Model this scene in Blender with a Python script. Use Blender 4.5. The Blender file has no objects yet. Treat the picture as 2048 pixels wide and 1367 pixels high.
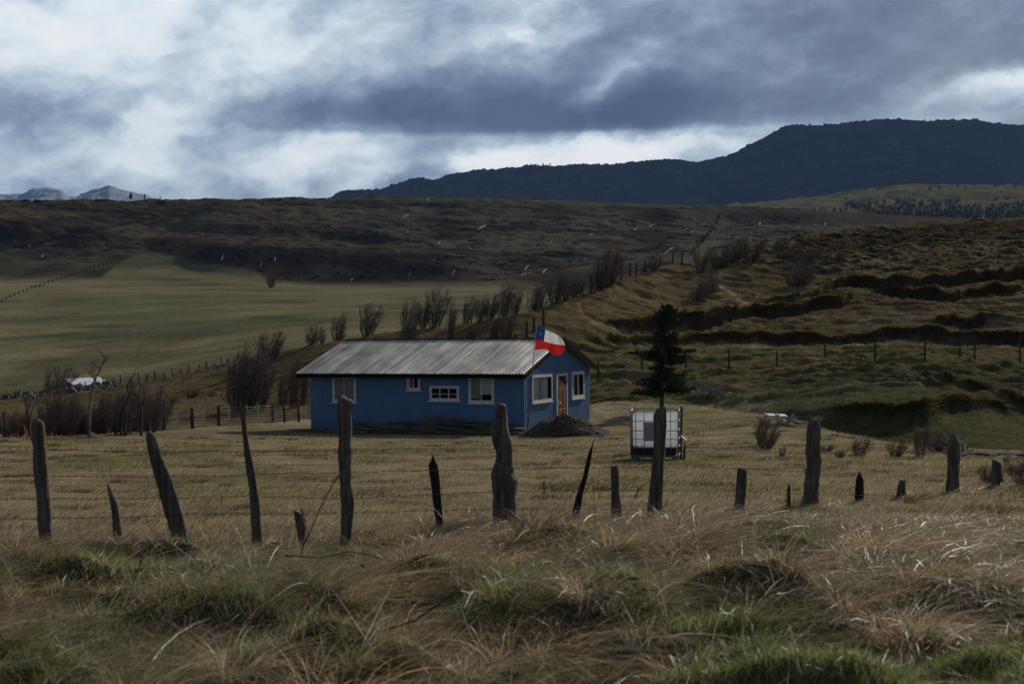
import bpy, math, random
import numpy as np
from mathutils import Vector, Matrix

HAZE = 4.0e-5
random.seed(7)
rng = np.random.default_rng(11)
C = bpy.context.scene.collection
SC = bpy.context.scene

# ------------------------------------------------------------------ camera
F = 2844.0                        # focal length in photograph pixels (50 mm on a 36 mm sensor)
ROLL = 0.010
PITCH = -math.atan(18.5 / F)
cam_data = bpy.data.cameras.new("camera")
cam_data.lens = 50; cam_data.sensor_width = 36
cam_data.clip_start = 0.1; cam_data.clip_end = 60000
cam_data.dof.use_dof = True
cam_data.dof.focus_distance = 52
cam_data.dof.aperture_fstop = 4.0
cam = bpy.data.objects.new("camera", cam_data); C.objects.link(cam)
RM = Matrix.Rotation(math.pi / 2 + PITCH, 3, 'X') @ Matrix.Rotation(-ROLL, 3, 'Z')
cam.matrix_world = RM.to_4x4()
SC.camera = cam

def P(px, py, Y):
    """world point that lies at depth Y under pixel (px, py) of the 2048 x 1367 photograph"""
    d = RM @ Vector(((px - 1024) / F, -(py - 683.5) / F, -1.0))
    return d * (Y / d.y)

# ------------------------------------------------------------------ light
SUN_AZ, SUN_EL = math.radians(31.5), math.radians(24)
SC.view_settings.view_transform = 'Standard'; SC.view_settings.look = 'None'
SC.view_settings.gamma = 1.0; SC.view_settings.exposure = 0.14
sun_d = bpy.data.lights.new("sun", 'SUN'); sun_d.energy = 3.6; sun_d.angle = math.radians(0.5)
sun_d.color = (1.0, 0.92, 0.78)
sun = bpy.data.objects.new("sun", sun_d); C.objects.link(sun)
sd = Vector((math.sin(SUN_AZ) * math.cos(SUN_EL), math.cos(SUN_AZ) * math.cos(SUN_EL), math.sin(SUN_EL)))
sun.rotation_euler = sd.to_track_quat('Z', 'Y').to_euler()

class NT:
    """small helper to write node graphs as expressions"""
    def __init__(s, tree): s.t = tree; s.n = tree.nodes; s.l = tree.links
    def node(s, kind, ins=None, **kw):
        nd = s.n.new(kind)
        for k, v in kw.items(): setattr(nd, k, v)
        for k, v in (ins or {}).items(): s.put(nd.inputs[k], v)
        return nd
    def put(s, sock, v):
        if hasattr(v, 'is_output'): s.l.new(v, sock)
        elif isinstance(v, (tuple, list)) and sock.type == 'RGBA' and len(v) == 3: sock.default_value = (*v, 1)
        else: sock.default_value = v
    def m(s, op, a, b=0.0, c=0.0, clamp=False):
        nd = s.n.new('ShaderNodeMath'); nd.operation = op; nd.use_clamp = clamp
        s.put(nd.inputs[0], a); s.put(nd.inputs[1], b); s.put(nd.inputs[2], c)
        return nd.outputs[0]
    def vm(s, op, a, b=(0, 0, 0)):
        nd = s.n.new('ShaderNodeVectorMath'); nd.operation = op
        s.put(nd.inputs[0], a)
        if op == 'SCALE': s.put(nd.inputs['Scale'], b)
        else: s.put(nd.inputs[1], b)
        return nd.outputs[0]
    def noise(s, vec, scale, detail=4, rough=.5, dist=0.0, col=False):
        nd = s.node('ShaderNodeTexNoise', {'Vector': vec, 'Scale': scale, 'Detail': detail, 'Roughness': rough, 'Distortion': dist})
        return nd.outputs[1 if col else 0]
    def ramp(s, fac, stops, interp='LINEAR'):
        nd = s.n.new('ShaderNodeValToRGB'); nd.color_ramp.interpolation = interp
        cr = nd.color_ramp
        while len(cr.elements) < len(stops): cr.elements.new(.5)
        for e, (p, c) in zip(cr.elements, stops):
            e.position = p; e.color = (*c, 1) if len(c) == 3 else c
        s.put(nd.inputs[0], fac); return nd.outputs[0]
    def mix(s, fac, a, b, mode='MIX'):
        nd = s.n.new('ShaderNodeMix'); nd.data_type = 'RGBA'; nd.blend_type = mode
        s.put(nd.inputs[0], fac); s.put(nd.inputs[6], a); s.put(nd.inputs[7], b)
        return nd.outputs[2]
    def comb(s, x, y, z=0.0):
        nd = s.n.new('ShaderNodeCombineXYZ'); s.put(nd.inputs[0], x); s.put(nd.inputs[1], y); s.put(nd.inputs[2], z)
        return nd.outputs[0]
    def sep(s, v):
        nd = s.n.new('ShaderNodeSeparateXYZ'); s.put(nd.inputs[0], v); return nd.outputs
    def mr(s, v, a, b, c=0.0, d=1.0, smooth=False):
        nd = s.n.new('ShaderNodeMapRange')
        if smooth: nd.interpolation_type = 'SMOOTHSTEP'
        for i, q in enumerate((v, a, b, c, d)): s.put(nd.inputs[i], q)
        return nd.outputs[0]

# ------------------------------------------------------------------ sky
world = bpy.data.worlds.new("World"); SC.world = world; world.use_nodes = True
wt = world.node_tree; wt.nodes.clear(); g = NT(wt)
tc = g.node('ShaderNodeTexCoord').outputs['Generated']
dx, dy, dz = g.sep(tc)[:3]
az = g.m('ARCTAN2', dx, dy); el = g.m('ARCSINE', dz)
uv = g.comb(g.m('MULTIPLY', az, 5.6), g.m('MULTIPLY', el, 8.2), 0.37)
w1 = g.vm('SUBTRACT', g.noise(uv, 1.5, 3, .5, 0, True), (.5, .5, .5))
w2 = g.vm('SUBTRACT', g.noise(uv, 5.0, 5, .6, 0, True), (.5, .5, .5))
warp = g.vm('ADD', g.vm('SCALE', w1, .30), g.vm('SCALE', w2, .22))
wx, wy = g.sep(warp)[:2]
azw = g.m('ADD', az, g.m('MULTIPLY', wx, .30)); elw = g.m('ADD', el, g.m('MULTIPLY', wy, .14))
def blob(px, py, rx, ry, rot, amt, soft=False):
    cx, cy = (px - 1024) / F, (665 - py) / F
    A = azw; E = elw
    if soft: A = g.m('ADD', az, g.m('MULTIPLY', wx, .10)); E = g.m('ADD', el, g.m('MULTIPLY', wy, .03))
    x = g.m('SUBTRACT', A, cx); y = g.m('SUBTRACT', E, cy)
    c, s_ = math.cos(rot), math.sin(rot)
    xr = g.m('DIVIDE', g.m('ADD', g.m('MULTIPLY', x, c), g.m('MULTIPLY', y, s_)), rx / F)
    yr = g.m('DIVIDE', g.m('SUBTRACT', g.m('MULTIPLY', y, c), g.m('MULTIPLY', x, s_)), ry / F)
    r2 = g.m('ADD', g.m('MULTIPLY', xr, xr), g.m('MULTIPLY', yr, yr))
    return g.m('MULTIPLY', g.m('EXPONENT', g.m('MULTIPLY', r2, -1.0)), amt)
# cloud texture, torn edges rising to the right
def rotd(v, deg): return g.node('ShaderNodeVectorRotate', {'Vector': v, 'Angle': math.radians(deg)}, rotation_type='Z_AXIS').outputs[0]
st = g.vm('MULTIPLY', rotd(g.vm('ADD', uv, g.vm('SCALE', w1, .5)), -33), (1.0, 1.5, 1.0))
n1 = g.noise(st, 2.4, 8, .56)
n2 = g.noise(g.vm('ADD', g.vm('MULTIPLY', rotd(uv, -30), (1, 1.25, 1)), g.vm('SCALE', w2, .35)), 5.5, 8, .52)
n3 = g.noise(uv, 0.9, 2, .5)
val = g.m('ADD', .50, g.m('MULTIPLY', g.m('SUBTRACT', n1, .5), .78))
val = g.m('ADD', val, g.m('MULTIPLY', g.m('SUBTRACT', n2, .5), .42))
for b in [(1050, 190, 520, 55, 0.0, -.16), (1620, 90, 420, 110, 0.1, -.24), (2050, 40, 260, 170, 0, -.16), (1900, 150, 300, 50, 0, -.10), (1500, 215, 300, 40, 0, -.12),
          (40, 265, 200, 40, .1, -.16), (330, 215, 150, 28, .35, -.12), (870, 330, 80, 40, .7, -.30), (250, 385, 300, 24, 0, -.06), (1260, 30, 160, 60, .4, -.05), (780, 190, 160, 30, .3, -.12),
          (1200, 320, 330, 40, 0.0, .42), (620, 320, 210, 50, .2, .30), (330, 60, 480, 100, .1, .22), (1990, 212, 130, 36, 0.05, .48), (1350, 300, 130, 28, 0, .15),
          (330, 250, 100, 50, .5, .26), (1200, 190, 90, 24, .2, .26), (980, 85, 90, 40, .6, .20), (700, 110, 260, 60, .2, .12),
          (140, 345, 240, 45, 0, .20), (1340, 110, 180, 26, .5, .10), (1130, 20, 120, 40, .4, .12), (1000, 312, 200, 28, 0, .2), (260, 130, 420, 150, 0, .20)]:
    val = g.m('ADD', val, blob(*b))
fb = g.m('MULTIPLY', blob(1080, 236, 520, 44, -.01, -.50, True),
         g.mr(g.m('ADD', el, g.m('MULTIPLY', wy, .03)), (665 - 274) / F, (665 - 258) / F, 0, 1, True))
val = g.m('ADD', val, fb)
# unseen sky overhead and beside the frame: dimmed and greyed to cut ambient fill
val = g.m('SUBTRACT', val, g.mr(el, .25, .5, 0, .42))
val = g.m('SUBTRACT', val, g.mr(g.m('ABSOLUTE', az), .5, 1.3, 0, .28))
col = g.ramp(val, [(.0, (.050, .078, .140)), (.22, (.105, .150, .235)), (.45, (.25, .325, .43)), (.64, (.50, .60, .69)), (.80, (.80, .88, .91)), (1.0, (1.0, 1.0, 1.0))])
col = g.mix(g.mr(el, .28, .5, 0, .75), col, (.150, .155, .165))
sky = g.node('ShaderNodeTexSky', sky_type='NISHITA', sun_disc=False, sun_elevation=SUN_EL, sun_rotation=SUN_AZ).outputs[0]
cover = g.mr(n3, .25, .75, .88, 1.0)
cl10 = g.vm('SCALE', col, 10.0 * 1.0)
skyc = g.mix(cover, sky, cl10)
lower = g.mr(dz, -.06, -.005, 0, 1)
skyc = g.mix(lower, (.35, .35, .35), skyc)
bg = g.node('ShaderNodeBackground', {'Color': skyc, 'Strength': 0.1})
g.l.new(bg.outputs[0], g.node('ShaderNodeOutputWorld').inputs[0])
world.cycles.sampling_method = 'MANUAL'; world.cycles.sample_map_resolution = 1024

# ------------------------------------------------------------------ helpers
def tag(o, label=None, cat=None, group=None, kind=None):
    if label: o['label'] = label
    if cat: o['category'] = cat
    if group: o['group'] = group
    if kind: o['kind'] = kind
    return o
def empty(name, loc, label=None, cat=None, group=None, rz=0.0):
    o = bpy.data.objects.new(name, None); C.objects.link(o)
    o.location = loc; o.rotation_euler = (0, 0, rz); o.empty_display_size = .2
    return tag(o, label, cat, group)
def mesh_np(name, V, Fq, mat, parent=None, smooth=False, matidx=None, colors=None):
    """fast mesh from numpy arrays; Fq is (n,3) or (n,4)"""
    me = bpy.data.meshes.new(name)
    V = np.asarray(V, np.float32); Fq = np.asarray(Fq, np.int32); k = Fq.shape[1]
    me.vertices.add(len(V)); me.vertices.foreach_set('co', V.ravel())
    me.loops.add(Fq.size); me.loops.foreach_set('vertex_index', Fq.ravel())
    me.polygons.add(len(Fq)); me.polygons.foreach_set('loop_start', np.arange(0, Fq.size, k, dtype=np.int32))
    me.polygons.foreach_set('loop_total', np.full(len(Fq), k, np.int32))
    me.polygons.foreach_set('use_smooth', np.full(len(Fq), smooth))
    for m_ in (mat if isinstance(mat, (list, tuple)) else [mat]): me.materials.append(m_)
    if matidx is not None: me.polygons.foreach_set('material_index', np.asarray(matidx, np.int32))
    me.update(calc_edges=True)
    if colors is not None:
        a = me.color_attributes.new('col', 'FLOAT_COLOR', 'POINT')
        cc = np.ones((len(V), 4), np.float32); cc[:, :3] = colors
        a.data.foreach_set('color', cc.ravel())
    o = bpy.data.objects.new(name, me); C.objects.link(o)
    if parent is not None: o.parent = parent
    return o
class MB:
    """collects boxes, bars and tubes into one mesh"""
    def __init__(s): s.v = []; s.f = []
    def add(s, vs, fs):
        n = len(s.v); s.v += [tuple(v) for v in vs]; s.f += [tuple(i + n for i in f) for f in fs]; return s
    def box(s, c, size, R=None, taper=1.0):
        hx, hy, hz = size[0] / 2, size[1] / 2, size[2] / 2
        vs = [Vector((x * hx * (taper if z > 0 else 1), y * hy * (taper if z > 0 else 1), z * hz)) for z in (-1, 1) for y in (-1, 1) for x in (-1, 1)]
        if R is not None: vs = [R @ v for v in vs]
        c = Vector(c)
        return s.add([v + c for v in vs], [(0, 2, 3, 1), (4, 5, 7, 6), (0, 1, 5, 4), (2, 6, 7, 3), (0, 4, 6, 2), (1, 3, 7, 5)])
    def bb(s, x0, x1, y0, y1, z0, z1):
        return s.box(((x0 + x1) / 2, (y0 + y1) / 2, (z0 + z1) / 2), (abs(x1 - x0), abs(y1 - y0), abs(z1 - z0)))
    def tube(s, pts, rads, n=6, cap=True):
        pts = [Vector(p) for p in pts]
        if not isinstance(rads, (list, tuple)): rads = [rads] * len(pts)
        rings = []; prev = None
        for i, p in enumerate(pts):
            d = (pts[min(i + 1, len(pts) - 1)] - pts[max(i - 1, 0)])
            if d.length < 1e-9: d = Vector((0, 0, 1))
            d.normalize()
            if prev is None:
                a = d.cross(Vector((0, 0, 1)) if abs(d.z) < .9 else Vector((1, 0, 0))).normalized()
            else:
                a = (prev - d * prev.dot(d)); a = a.normalized() if a.length > 1e-6 else d.orthogonal().normalized()
            prev = a; b = d.cross(a)
            rings.append([p + (a * math.cos(2 * math.pi * k / n) + b * math.sin(2 * math.pi * k / n)) * rads[i] for k in range(n)])
        vs = [v for r in rings for v in r]; fs = []
        for i in range(len(rings) - 1):
            for k in range(n):
                k2 = (k + 1) % n; fs.append((i * n + k, i * n + k2, (i + 1) * n + k2, (i + 1) * n + k))
        if cap: fs.append(tuple(reversed(range(n)))); fs.append(tuple((len(rings) - 1) * n + k for k in range(n)))
        return s.add(vs, fs)
    def poly(s, pts): return s.add(pts, [tuple(range(len(pts)))])
    def build(s, name, mat, parent=None, smooth=False, bevel=0, world=False):
        me = bpy.data.meshes.new(name)
        vs = s.v
        if world and parent is not None:
            inv = parent.matrix_basis.inverted(); vs = [tuple(inv @ Vector(v)) for v in vs]
        me.from_pydata(vs, [], s.f); me.materials.append(mat)
        if smooth: me.polygons.foreach_set('use_smooth', [True] * len(me.polygons))
        me.update()
        o = bpy.data.objects.new(name, me); C.objects.link(o)
        if parent is not None: o.parent = parent
        if bevel:
            b = o.modifiers.new('bevel', 'BEVEL'); b.width = bevel; b.segments = 2; b.limit_method = 'ANGLE'
        return o

# numpy gradient noise
_perm = np.random.default_rng(5).permutation(512).astype(np.int64)
_gr = np.random.default_rng(6).uniform(0, 2 * np.pi, 512); _gx, _gy = np.cos(_gr), np.sin(_gr)
def pn(x, y):
    x = np.asarray(x, float); y = np.asarray(y, float)
    xi = np.floor(x).astype(np.int64); yi = np.floor(y).astype(np.int64); xf = x - xi; yf = y - yi
    u = xf ** 3 * (xf * (xf * 6 - 15) + 10); v = yf ** 3 * (yf * (yf * 6 - 15) + 10)
    def gd(ix, iy, fx, fy):
        h = _perm[(_perm[ix & 511] + iy) & 511]; return _gx[h] * fx + _gy[h] * fy
    a = gd(xi, yi, xf, yf); b = gd(xi + 1, yi, xf - 1, yf); c = gd(xi, yi + 1, xf, yf - 1); d = gd(xi + 1, yi + 1, xf - 1, yf - 1)
    return (a + (b - a) * u + ((c + (d - c) * u) - (a + (b - a) * u)) * v) * 1.4
def fbm(x, y, o=4, g_=.5):
    s = 0; a = 1; 
    for i in range(o): s = s + a * pn(x * 2 ** i + 17.3 * i, y * 2 ** i - 9.1 * i); a *= g_
    return s
def sst(a, b, x): t = np.clip((x - a) / (b - a), 0, 1); return t * t * (3 - 2 * t)

# ------------------------------------------------------------------ terrain
# every row is one landform line (bank, yard edge, ditch, crest, field edge, scarp benches);
# px -> (distance in metres, image row it is seen at); z follows from the eye height
PXK = [-900, 0, 150, 300, 450, 600, 750, 900, 1050, 1200, 1350, 1500, 1600, 1700, 1850, 2048, 2900]
KN = [
 # yard middle
 ('yard', {-900: (33, 925), 2900: (33, 925), 1024: (33, 921)}),
 ('pad', {-900: (44, 896), 0: (46, 888), 300: (49, 880), 450: (52, 873), 600: (56, 866.5), 820: (55, 869), 1050: (53, 871.5), 1200: (53, 867), 1350: (50, 866), 1500: (46, 868), 1600: (43, 882), 1700: (40, 893), 1850: (38, 905), 2048: (37, 910), 2900: (37, 912)}),
 ('brink', {-900: (50, 885), 0: (52, 872), 150: (54, 868), 300: (56, 862), 450: (60, 850), 600: (66, 842), 750: (68, 838), 900: (68, 830), 1050: (68, 824), 1200: (67, 818), 1350: (66, 817), 1500: (60, 822), 1600: (54, 842), 1700: (47, 872), 1850: (42, 898), 2048: (40, 903), 2900: (40, 905)}),
 ('dip', {-900: (60, 900), 0: (62, 884), 150: (62, 882), 300: (64, 874), 450: (68, 860), 600: (74, 850), 750: (75, 845), 900: (75, 838), 1050: (74, 832), 1200: (72, 824), 1350: (71, 822), 1500: (66, 850), 1600: (62, 868), 1700: (60, 874), 1850: (56, 885), 2048: (50, 908), 2900: (50, 910)}),
 ('bank', {-900: (72, 880), 0: (74, 866), 150: (74, 862), 300: (74, 855), 450: (76, 846), 600: (79, 840), 750: (80, 835), 900: (80, 828), 1050: (78, 822), 1200: (76, 806), 1350: (74, 806), 1500: (69, 815), 1600: (65, 822), 1700: (62.5, 824), 1850: (60, 822), 2048: (60, 868), 2900: (60, 870)}),
 ('mid', {-900: (95, 860), 0: (95, 838), 150: (95, 830), 300: (95, 816), 450: (95, 795), 600: (92, 775), 750: (88, 758), 900: (86, 742), 1050: (86, 735), 1200: (88, 730), 1350: (92, 735), 1500: (94, 728), 1600: (94, 720), 1700: (94, 714), 1850: (94, 712), 2048: (92, 722), 2900: (92, 720)}),
 ('road', {-900: (100, 856), 0: (103, 830), 150: (103, 821), 300: (103, 806), 450: (102, 784), 600: (98, 756), 750: (92, 740), 900: (89, 725), 1050: (89, 715), 1200: (94, 712), 1350: (99, 705), 1500: (101, 697), 1600: (102, 692), 1700: (102, 689), 1850: (102, 691), 2048: (100, 702), 2900: (100, 702)}),
 ('upper', {-900: (118, 845), 0: (122, 815), 150: (122, 803), 300: (120, 783), 450: (118, 757), 600: (108, 722), 750: (99, 700), 900: (95, 690), 1050: (92, 672), 1200: (101, 642), 1350: (117, 612), 1500: (125, 592), 1600: (128, 582), 1700: (132, 568), 1850: (135, 560), 2048: (138, 550), 2900: (140, 520)}),
 ('crest', {-900: (140, 835), 0: (150, 803), 150: (146, 788), 300: (140, 766), 450: (132, 733), 600: (118, 697), 750: (108, 670), 900: (103, 655), 1050: (99, 630), 1200: (112, 580), 1350: (138, 532), 1500: (152, 500), 1600: (165, 478), 1700: (175, 464), 1850: (188, 450), 2048: (200, 439), 2900: (230, 400)}),
 ('behind', {-900: (170, 838), 0: (175, 808), 150: (172, 792), 300: (168, 771), 450: (160, 742), 600: (145, 712), 750: (135, 690), 900: (128, 680), 1050: (125, 660), 1200: (140, 610), 1350: (170, 560), 1500: (190, 525), 1600: (205, 500), 1700: (220, 485), 1850: (240, 470), 2048: (255, 460), 2900: (280, 430)}),
 ('floor', {-900: (205, 800), 0: (205, 778), 150: (205, 768), 300: (205, 752), 450: (205, 725), 600: (205, 695), 750: (205, 675), 900: (205, 668), 1050: (220, 650), 1200: (240, 600), 1350: (270, 550), 1500: (300, 520), 1600: (330, 500), 1700: (350, 482), 1850: (360, 470), 2048: (380, 460), 2900: (400, 430)}),
 ('field', {-900: (600, 565), 0: (600, 557), 150: (600, 553), 300: (600, 552), 450: (600, 556), 600: (600, 567), 750: (600, 568), 900: (600, 567), 1050: (605, 563), 1200: (580, 585), 1350: (580, 542), 1500: (600, 508), 1600: (620, 492), 1700: (650, 482), 1850: (680, 472), 2048: (700, 464), 2900: (720, 440)}),
 ('s1b', {-900: (655, 490), 0: (655, 492), 150: (655, 500), 300: (650, 505), 450: (607, 546), 600: (606, 562), 750: (607, 562), 900: (610, 556), 1050: (640, 532), 1200: (665, 510), 1350: (690, 490), 1500: (740, 470), 1600: (750, 467), 1700: (770, 463), 1850: (800, 461), 2048: (820, 459), 2900: (850, 435)}),
 ('s1t', {-900: (675, 435), 0: (676, 437), 150: (678, 448), 300: (684, 476), 450: (638, 484), 600: (642, 492), 750: (636, 502), 900: (630, 512), 1050: (650, 517), 1200: (678, 500), 1350: (700, 482), 1500: (750, 463), 1600: (765, 461), 1700: (780, 459), 1850: (815, 457), 2048: (850, 456), 2900: (880, 430)}),
 ('s2b', {-900: (750, 420), 0: (755, 424), 150: (755, 430), 300: (740, 462), 450: (700, 470), 600: (705, 479), 750: (700, 492), 900: (700, 488), 1050: (720, 480), 1200: (765, 458), 1350: (800, 445), 1500: (860, 449), 1600: (880, 450), 1700: (900, 450), 1850: (970, 450), 2048: (1050, 452), 2900: (1100, 425)}),
 ('s2t', {-900: (765, 415), 0: (768, 418), 150: (770, 420), 300: (755, 446), 450: (714, 443), 600: (717, 455), 750: (712, 475), 900: (716, 474), 1050: (735, 468), 1200: (778, 446), 1350: (825, 421), 1500: (885, 419), 1600: (905, 424), 1700: (930, 428), 1850: (1020, 437), 2048: (1100, 447), 2900: (1150, 420)}),
 ('top', {-900: (800, 402), 0: (800, 401), 150: (800, 401), 300: (800, 400), 450: (805, 398), 600: (815, 397), 750: (830, 393), 900: (850, 395), 1050: (860, 398), 1200: (880, 405), 1350: (900, 409), 1500: (940, 413), 1600: (960, 418), 1700: (1000, 424), 1850: (1080, 432), 2048: (1180, 441), 2900: (1250, 415)}),
]
PXG = np.arange(-6000, 8001, 5.0)
def smooth1(a, s):
    n = int(3 * s) + 1; k = np.exp(-.5 * (np.arange(-n, n + 1) / s) ** 2); k /= k.sum()
    return np.convolve(np.pad(a, n, mode='edge'), k, 'valid')
YT, ZT = [], []
for zc, yc in [(-1.62, -60.0), (-1.62, 3.0), (-1.72, 7.5), (-1.80, 9.5), (-1.98, 13.5), (-2.16, 16.0)]:
    YT.append(np.full(len(PXG), yc)); ZT.append(np.full(len(PXG), zc))
# roadside strip falls away to the right a little further out
for name, d in KN:
    ks = sorted(d)
    ys = np.interp(PXG, ks, [d[k][0] for k in ks])
    zs = np.interp(PXG, ks, [P(k, d[k][1], d[k][0]).z for k in ks])
    # keep the seen row right where distance and height are both blended
    pys = np.interp(PXG, ks, [d[k][1] for k in ks])
    pc = np.clip(PXG, -1400, 3400)
    sm = 4.8 if name not in ('field',) else 2.4
    ys = smooth1(ys, sm); pys = smooth1(pys, sm)
    z2 = np.array([P(p, q, y).z for p, q, y in zip(pc, pys, ys)])
    YT.append(ys); ZT.append(z2)
zt = ZT[-1]; yt = YT[-1]
YT.append(yt * 1.25); ZT.append(zt - 1.5)
YT.append(yt * 2.0); ZT.append(zt - 22.0)
YT.append(yt * 5.0); ZT.append(zt - 60.0)
YT.append(yt * 30.0); ZT.append(zt - 60.0)
YT = np.array(YT); ZT = np.array(ZT)
# resample to a fixed distance axis
YAX = np.concatenate([np.arange(-60, 20, .25), np.arange(20, 60, .3), np.arange(60, 210, .33), np.arange(210, 560, 2.5), np.arange(560, 1250, 3.5), np.geomspace(1250, 30000, 40)])
ZTAB = np.empty((len(PXG), len(YAX)))
for i in range(len(PXG)): ZTAB[i] = np.interp(YAX, YT[:, i], ZT[:, i])
def col_smooth(T, s):
    n = int(3 * s) + 1; k = np.exp(-.5 * (np.arange(-n, n + 1) / s) ** 2); k /= k.sum()
    Tp = np.pad(T, ((0, 0), (n, n)), mode='edge'); out = np.zeros_like(T)
    for j, w in enumerate(k): out += w * Tp[:, j:j + T.shape[1]]
    return out
ZS = col_smooth(ZTAB, 3.0)
far = (YAX > 560)
ZTAB = np.where(far[None, :], col_smooth(ZTAB, 1.2), ZS)

# slumped banks on the hillside: steep bare faces a metre or so high; (px, row of the lip, face height in rows)
ZS0 = ZTAB.copy()
SCARPS = [
 [(1500, 628, 4), (1590, 605, 14), (1650, 580, 18), (1700, 566, 22), (1800, 570, 26), (1870, 560, 22), (1950, 552, 26), (2048, 548, 30), (2200, 545, 30)],
 [(1200, 655, 10), (1290, 640, 26), (1330, 645, 30), (1400, 642, 26), (1460, 630, 24), (1510, 612, 30), (1560, 606, 34), (1600, 612, 28), (1650, 603, 24), (1720, 600, 10)],
 [(1740, 590, 8), (1790, 585, 22), (1850, 582, 24), (1900, 590, 18), (1960, 580, 20), (2000, 572, 18), (2060, 580, 8)],
 [(1190, 690, 10), (1250, 688, 14), (1350, 680, 16), (1450, 674, 14), (1600, 672, 14), (1720, 668, 16), (1800, 664, 22), (1900, 666, 26), (1980, 668, 28), (2100, 672, 26)],
 [(1850, 655, 4), (1890, 650, 14), (1960, 645, 18), (1985, 650, 10), (2040, 655, 4)],
 [(1480, 708, 2), (1560, 706, 3), (1640, 702, 4)],
 [(1420, 545, 3), (1480, 555, 5), (1560, 560, 3)],
 [(1230, 770, 4), (1400, 760, 5), (1500, 764, 6), (1620, 750, 6), (1760, 752, 5), (1840, 770, 8), (1900, 790, 8)],
 [(1760, 745, 3), (1850, 738, 6), (2048, 742, 8), (2200, 742, 8)],
 [(1640, 822, 8), (1700, 815, 26), (1780, 818, 30), (1850, 812, 34), (1900, 800, 30), (1960, 812, 14), (2048, 838, 10)],
 [(1800, 792, 3), (1900, 775, 10), (1960, 790, 14), (2030, 812, 14), (2100, 820, 14)],
]
LIPS = []
hill = (YAX > 58) & (YAX < 205)
yi = YAX[hill]
for si_, sc_ in enumerate(SCARPS):
    a = np.array(sc_, float); idx = np.where((PXG >= a[0, 0]) & (PXG <= a[-1, 0]))[0]
    Y0s, Hs_ = [], []
    for i in idx:
        px = PXG[i]; wob = 9.0 * float(pn(px / 70.0 + 5 * si_, .5)) + 5.0 * float(pn(px / 27.0, 7.5 + si_))
        lip = np.interp(px, a[:, 0], a[:, 1]) + wob * min(1, a[1, 2] / 14)
        hh = np.interp(px, a[:, 0], a[:, 2]) * (1 + .35 * float(pn(px / 45.0, 3.3 + si_)))
        hh *= max(0, min(1, (px - a[0, 0]) / 45 + .1, (a[-1, 0] - px) / 45 + .1))
        rows = 665 - ROLL * (px - 1024) - ZS0[i, hill] / yi * F
        ok = np.where(rows <= lip + hh * .5)[0]
        Y0s.append(yi[ok[0]] if len(ok) else yi[-1]); Hs_.append(hh if len(ok) else 0)
    Y0s = smooth1(np.array(Y0s), 1.5); Hs_ = np.array(Hs_)
    for i, Y0, hh in zip(idx, Y0s, Hs_):
        A = hh * Y0 / F; t = yi - Y0; px = PXG[i]; LIPS.append((px, Y0, A))
        rag = 1 + .55 * pn(px / 16.0 + 0 * t, t * .55 + si_ * 3) + .35 * pn(px / 7.0 + 0 * t, t * 1.1 + si_)
        up = np.where(t < 0, 0, np.clip(t / 0.7, 0, 1) * np.exp(-np.clip(t - .7, 0, None) / 4.0)) * A * .62 * (.6 + .4 * rag)
        dn = np.where(t < 0, -np.exp(t / 2.6), -np.clip(1 - t / 0.7, 0, 1)) * A * .58 * rag
        ZTAB[i, hill] += up + dn
hill_done = True
def table(T, px, Y):
    fi = np.clip((px - PXG[0]) / 5.0, 0, len(PXG) - 1.001); i = fi.astype(int); fi = fi - i
    fj = np.interp(Y, YAX, np.arange(len(YAX))); fj = np.clip(fj, 0, len(YAX) - 1.001); j = fj.astype(int); fj = fj - j
    return (T[i, j] * (1 - fi) + T[i + 1, j] * fi) * (1 - fj) + (T[i, j + 1] * (1 - fi) + T[i + 1, j + 1] * fi) * fj
def px_of(x, y): return 1024 + F * x / np.maximum(y, 3.0)
def ground_detail(x, y, px):
    z = np.zeros_like(x)
    near = sst(16, 11, y)
    tuss = np.clip(fbm(x * .75 + .35 * y, y * .75, 3), -.6, 1)
    z += near * (.27 * tuss + .06 * pn(x * 2.6, y * 2.6))
    z += sst(4.5, 8.0, y) * sst(15, 9, y) * .10
    z += sst(8, 16, y) * sst(75, 40, y) * (.035 * fbm(x * .5, y * .6, 3) + .05 * pn(x * .13, y * .13))
    hs = sst(60, 72, y) * sst(230, 190, y)
    right = sst(1080, 1240, px)
    z += hs * (.09 + .10 * right) * fbm(x * .22, y * .45, 5, .62)
    wrp = .8 * pn(x * .12, y * .12)
    led = 1 - np.abs(pn(x * .10 + wrp, y * .42 + wrp + .06 * x)); led2 = 1 - np.abs(pn(x * .24 + 9, y * .9 + .1 * x))
    z += hs * right * sst(104, 96, y) * (.42 * led ** 3 + .20 * led2 ** 2 + .10 * fbm(x * .9, y * 1.4, 3))
    z += hs * right * sst(104, 110, y) * (.34 * led ** 4 + .12 * led2 ** 2 + .08 * fbm(x * .6, y * 1.1, 3))
    z += hs * (1 - right) * (.16 * led ** 3 + .07 * fbm(x * .8, y * 1.2, 3))
    plow = sst(128, 140, y) * sst(188, 176, y) * sst(1480, 1620, px) * sst(-.3, .0, 0 * x)
    z += plow * .42 * fbm(x * .35, y * .55, 4, .65)
    sc = sst(610, 660, y) * sst(900, 820, y)
    z += sc * (1.2 * fbm(x * .035, y * .05, 6, .62) + .5 * (1 - np.abs(pn(x * .05, y * .16))) ** 3)
    z += sst(640, 700, y) * sst(1100, 800, y) * .5 * fbm(x * .12, y * .3, 3, .6)
    z += sst(200, 260, y) * sst(620, 560, y) * .5 * fbm(x * .012, y * .02, 3)
    z += sst(1250, 2000, y) * 3 * fbm(x * .004, y * .004, 3)
    return z
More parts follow.
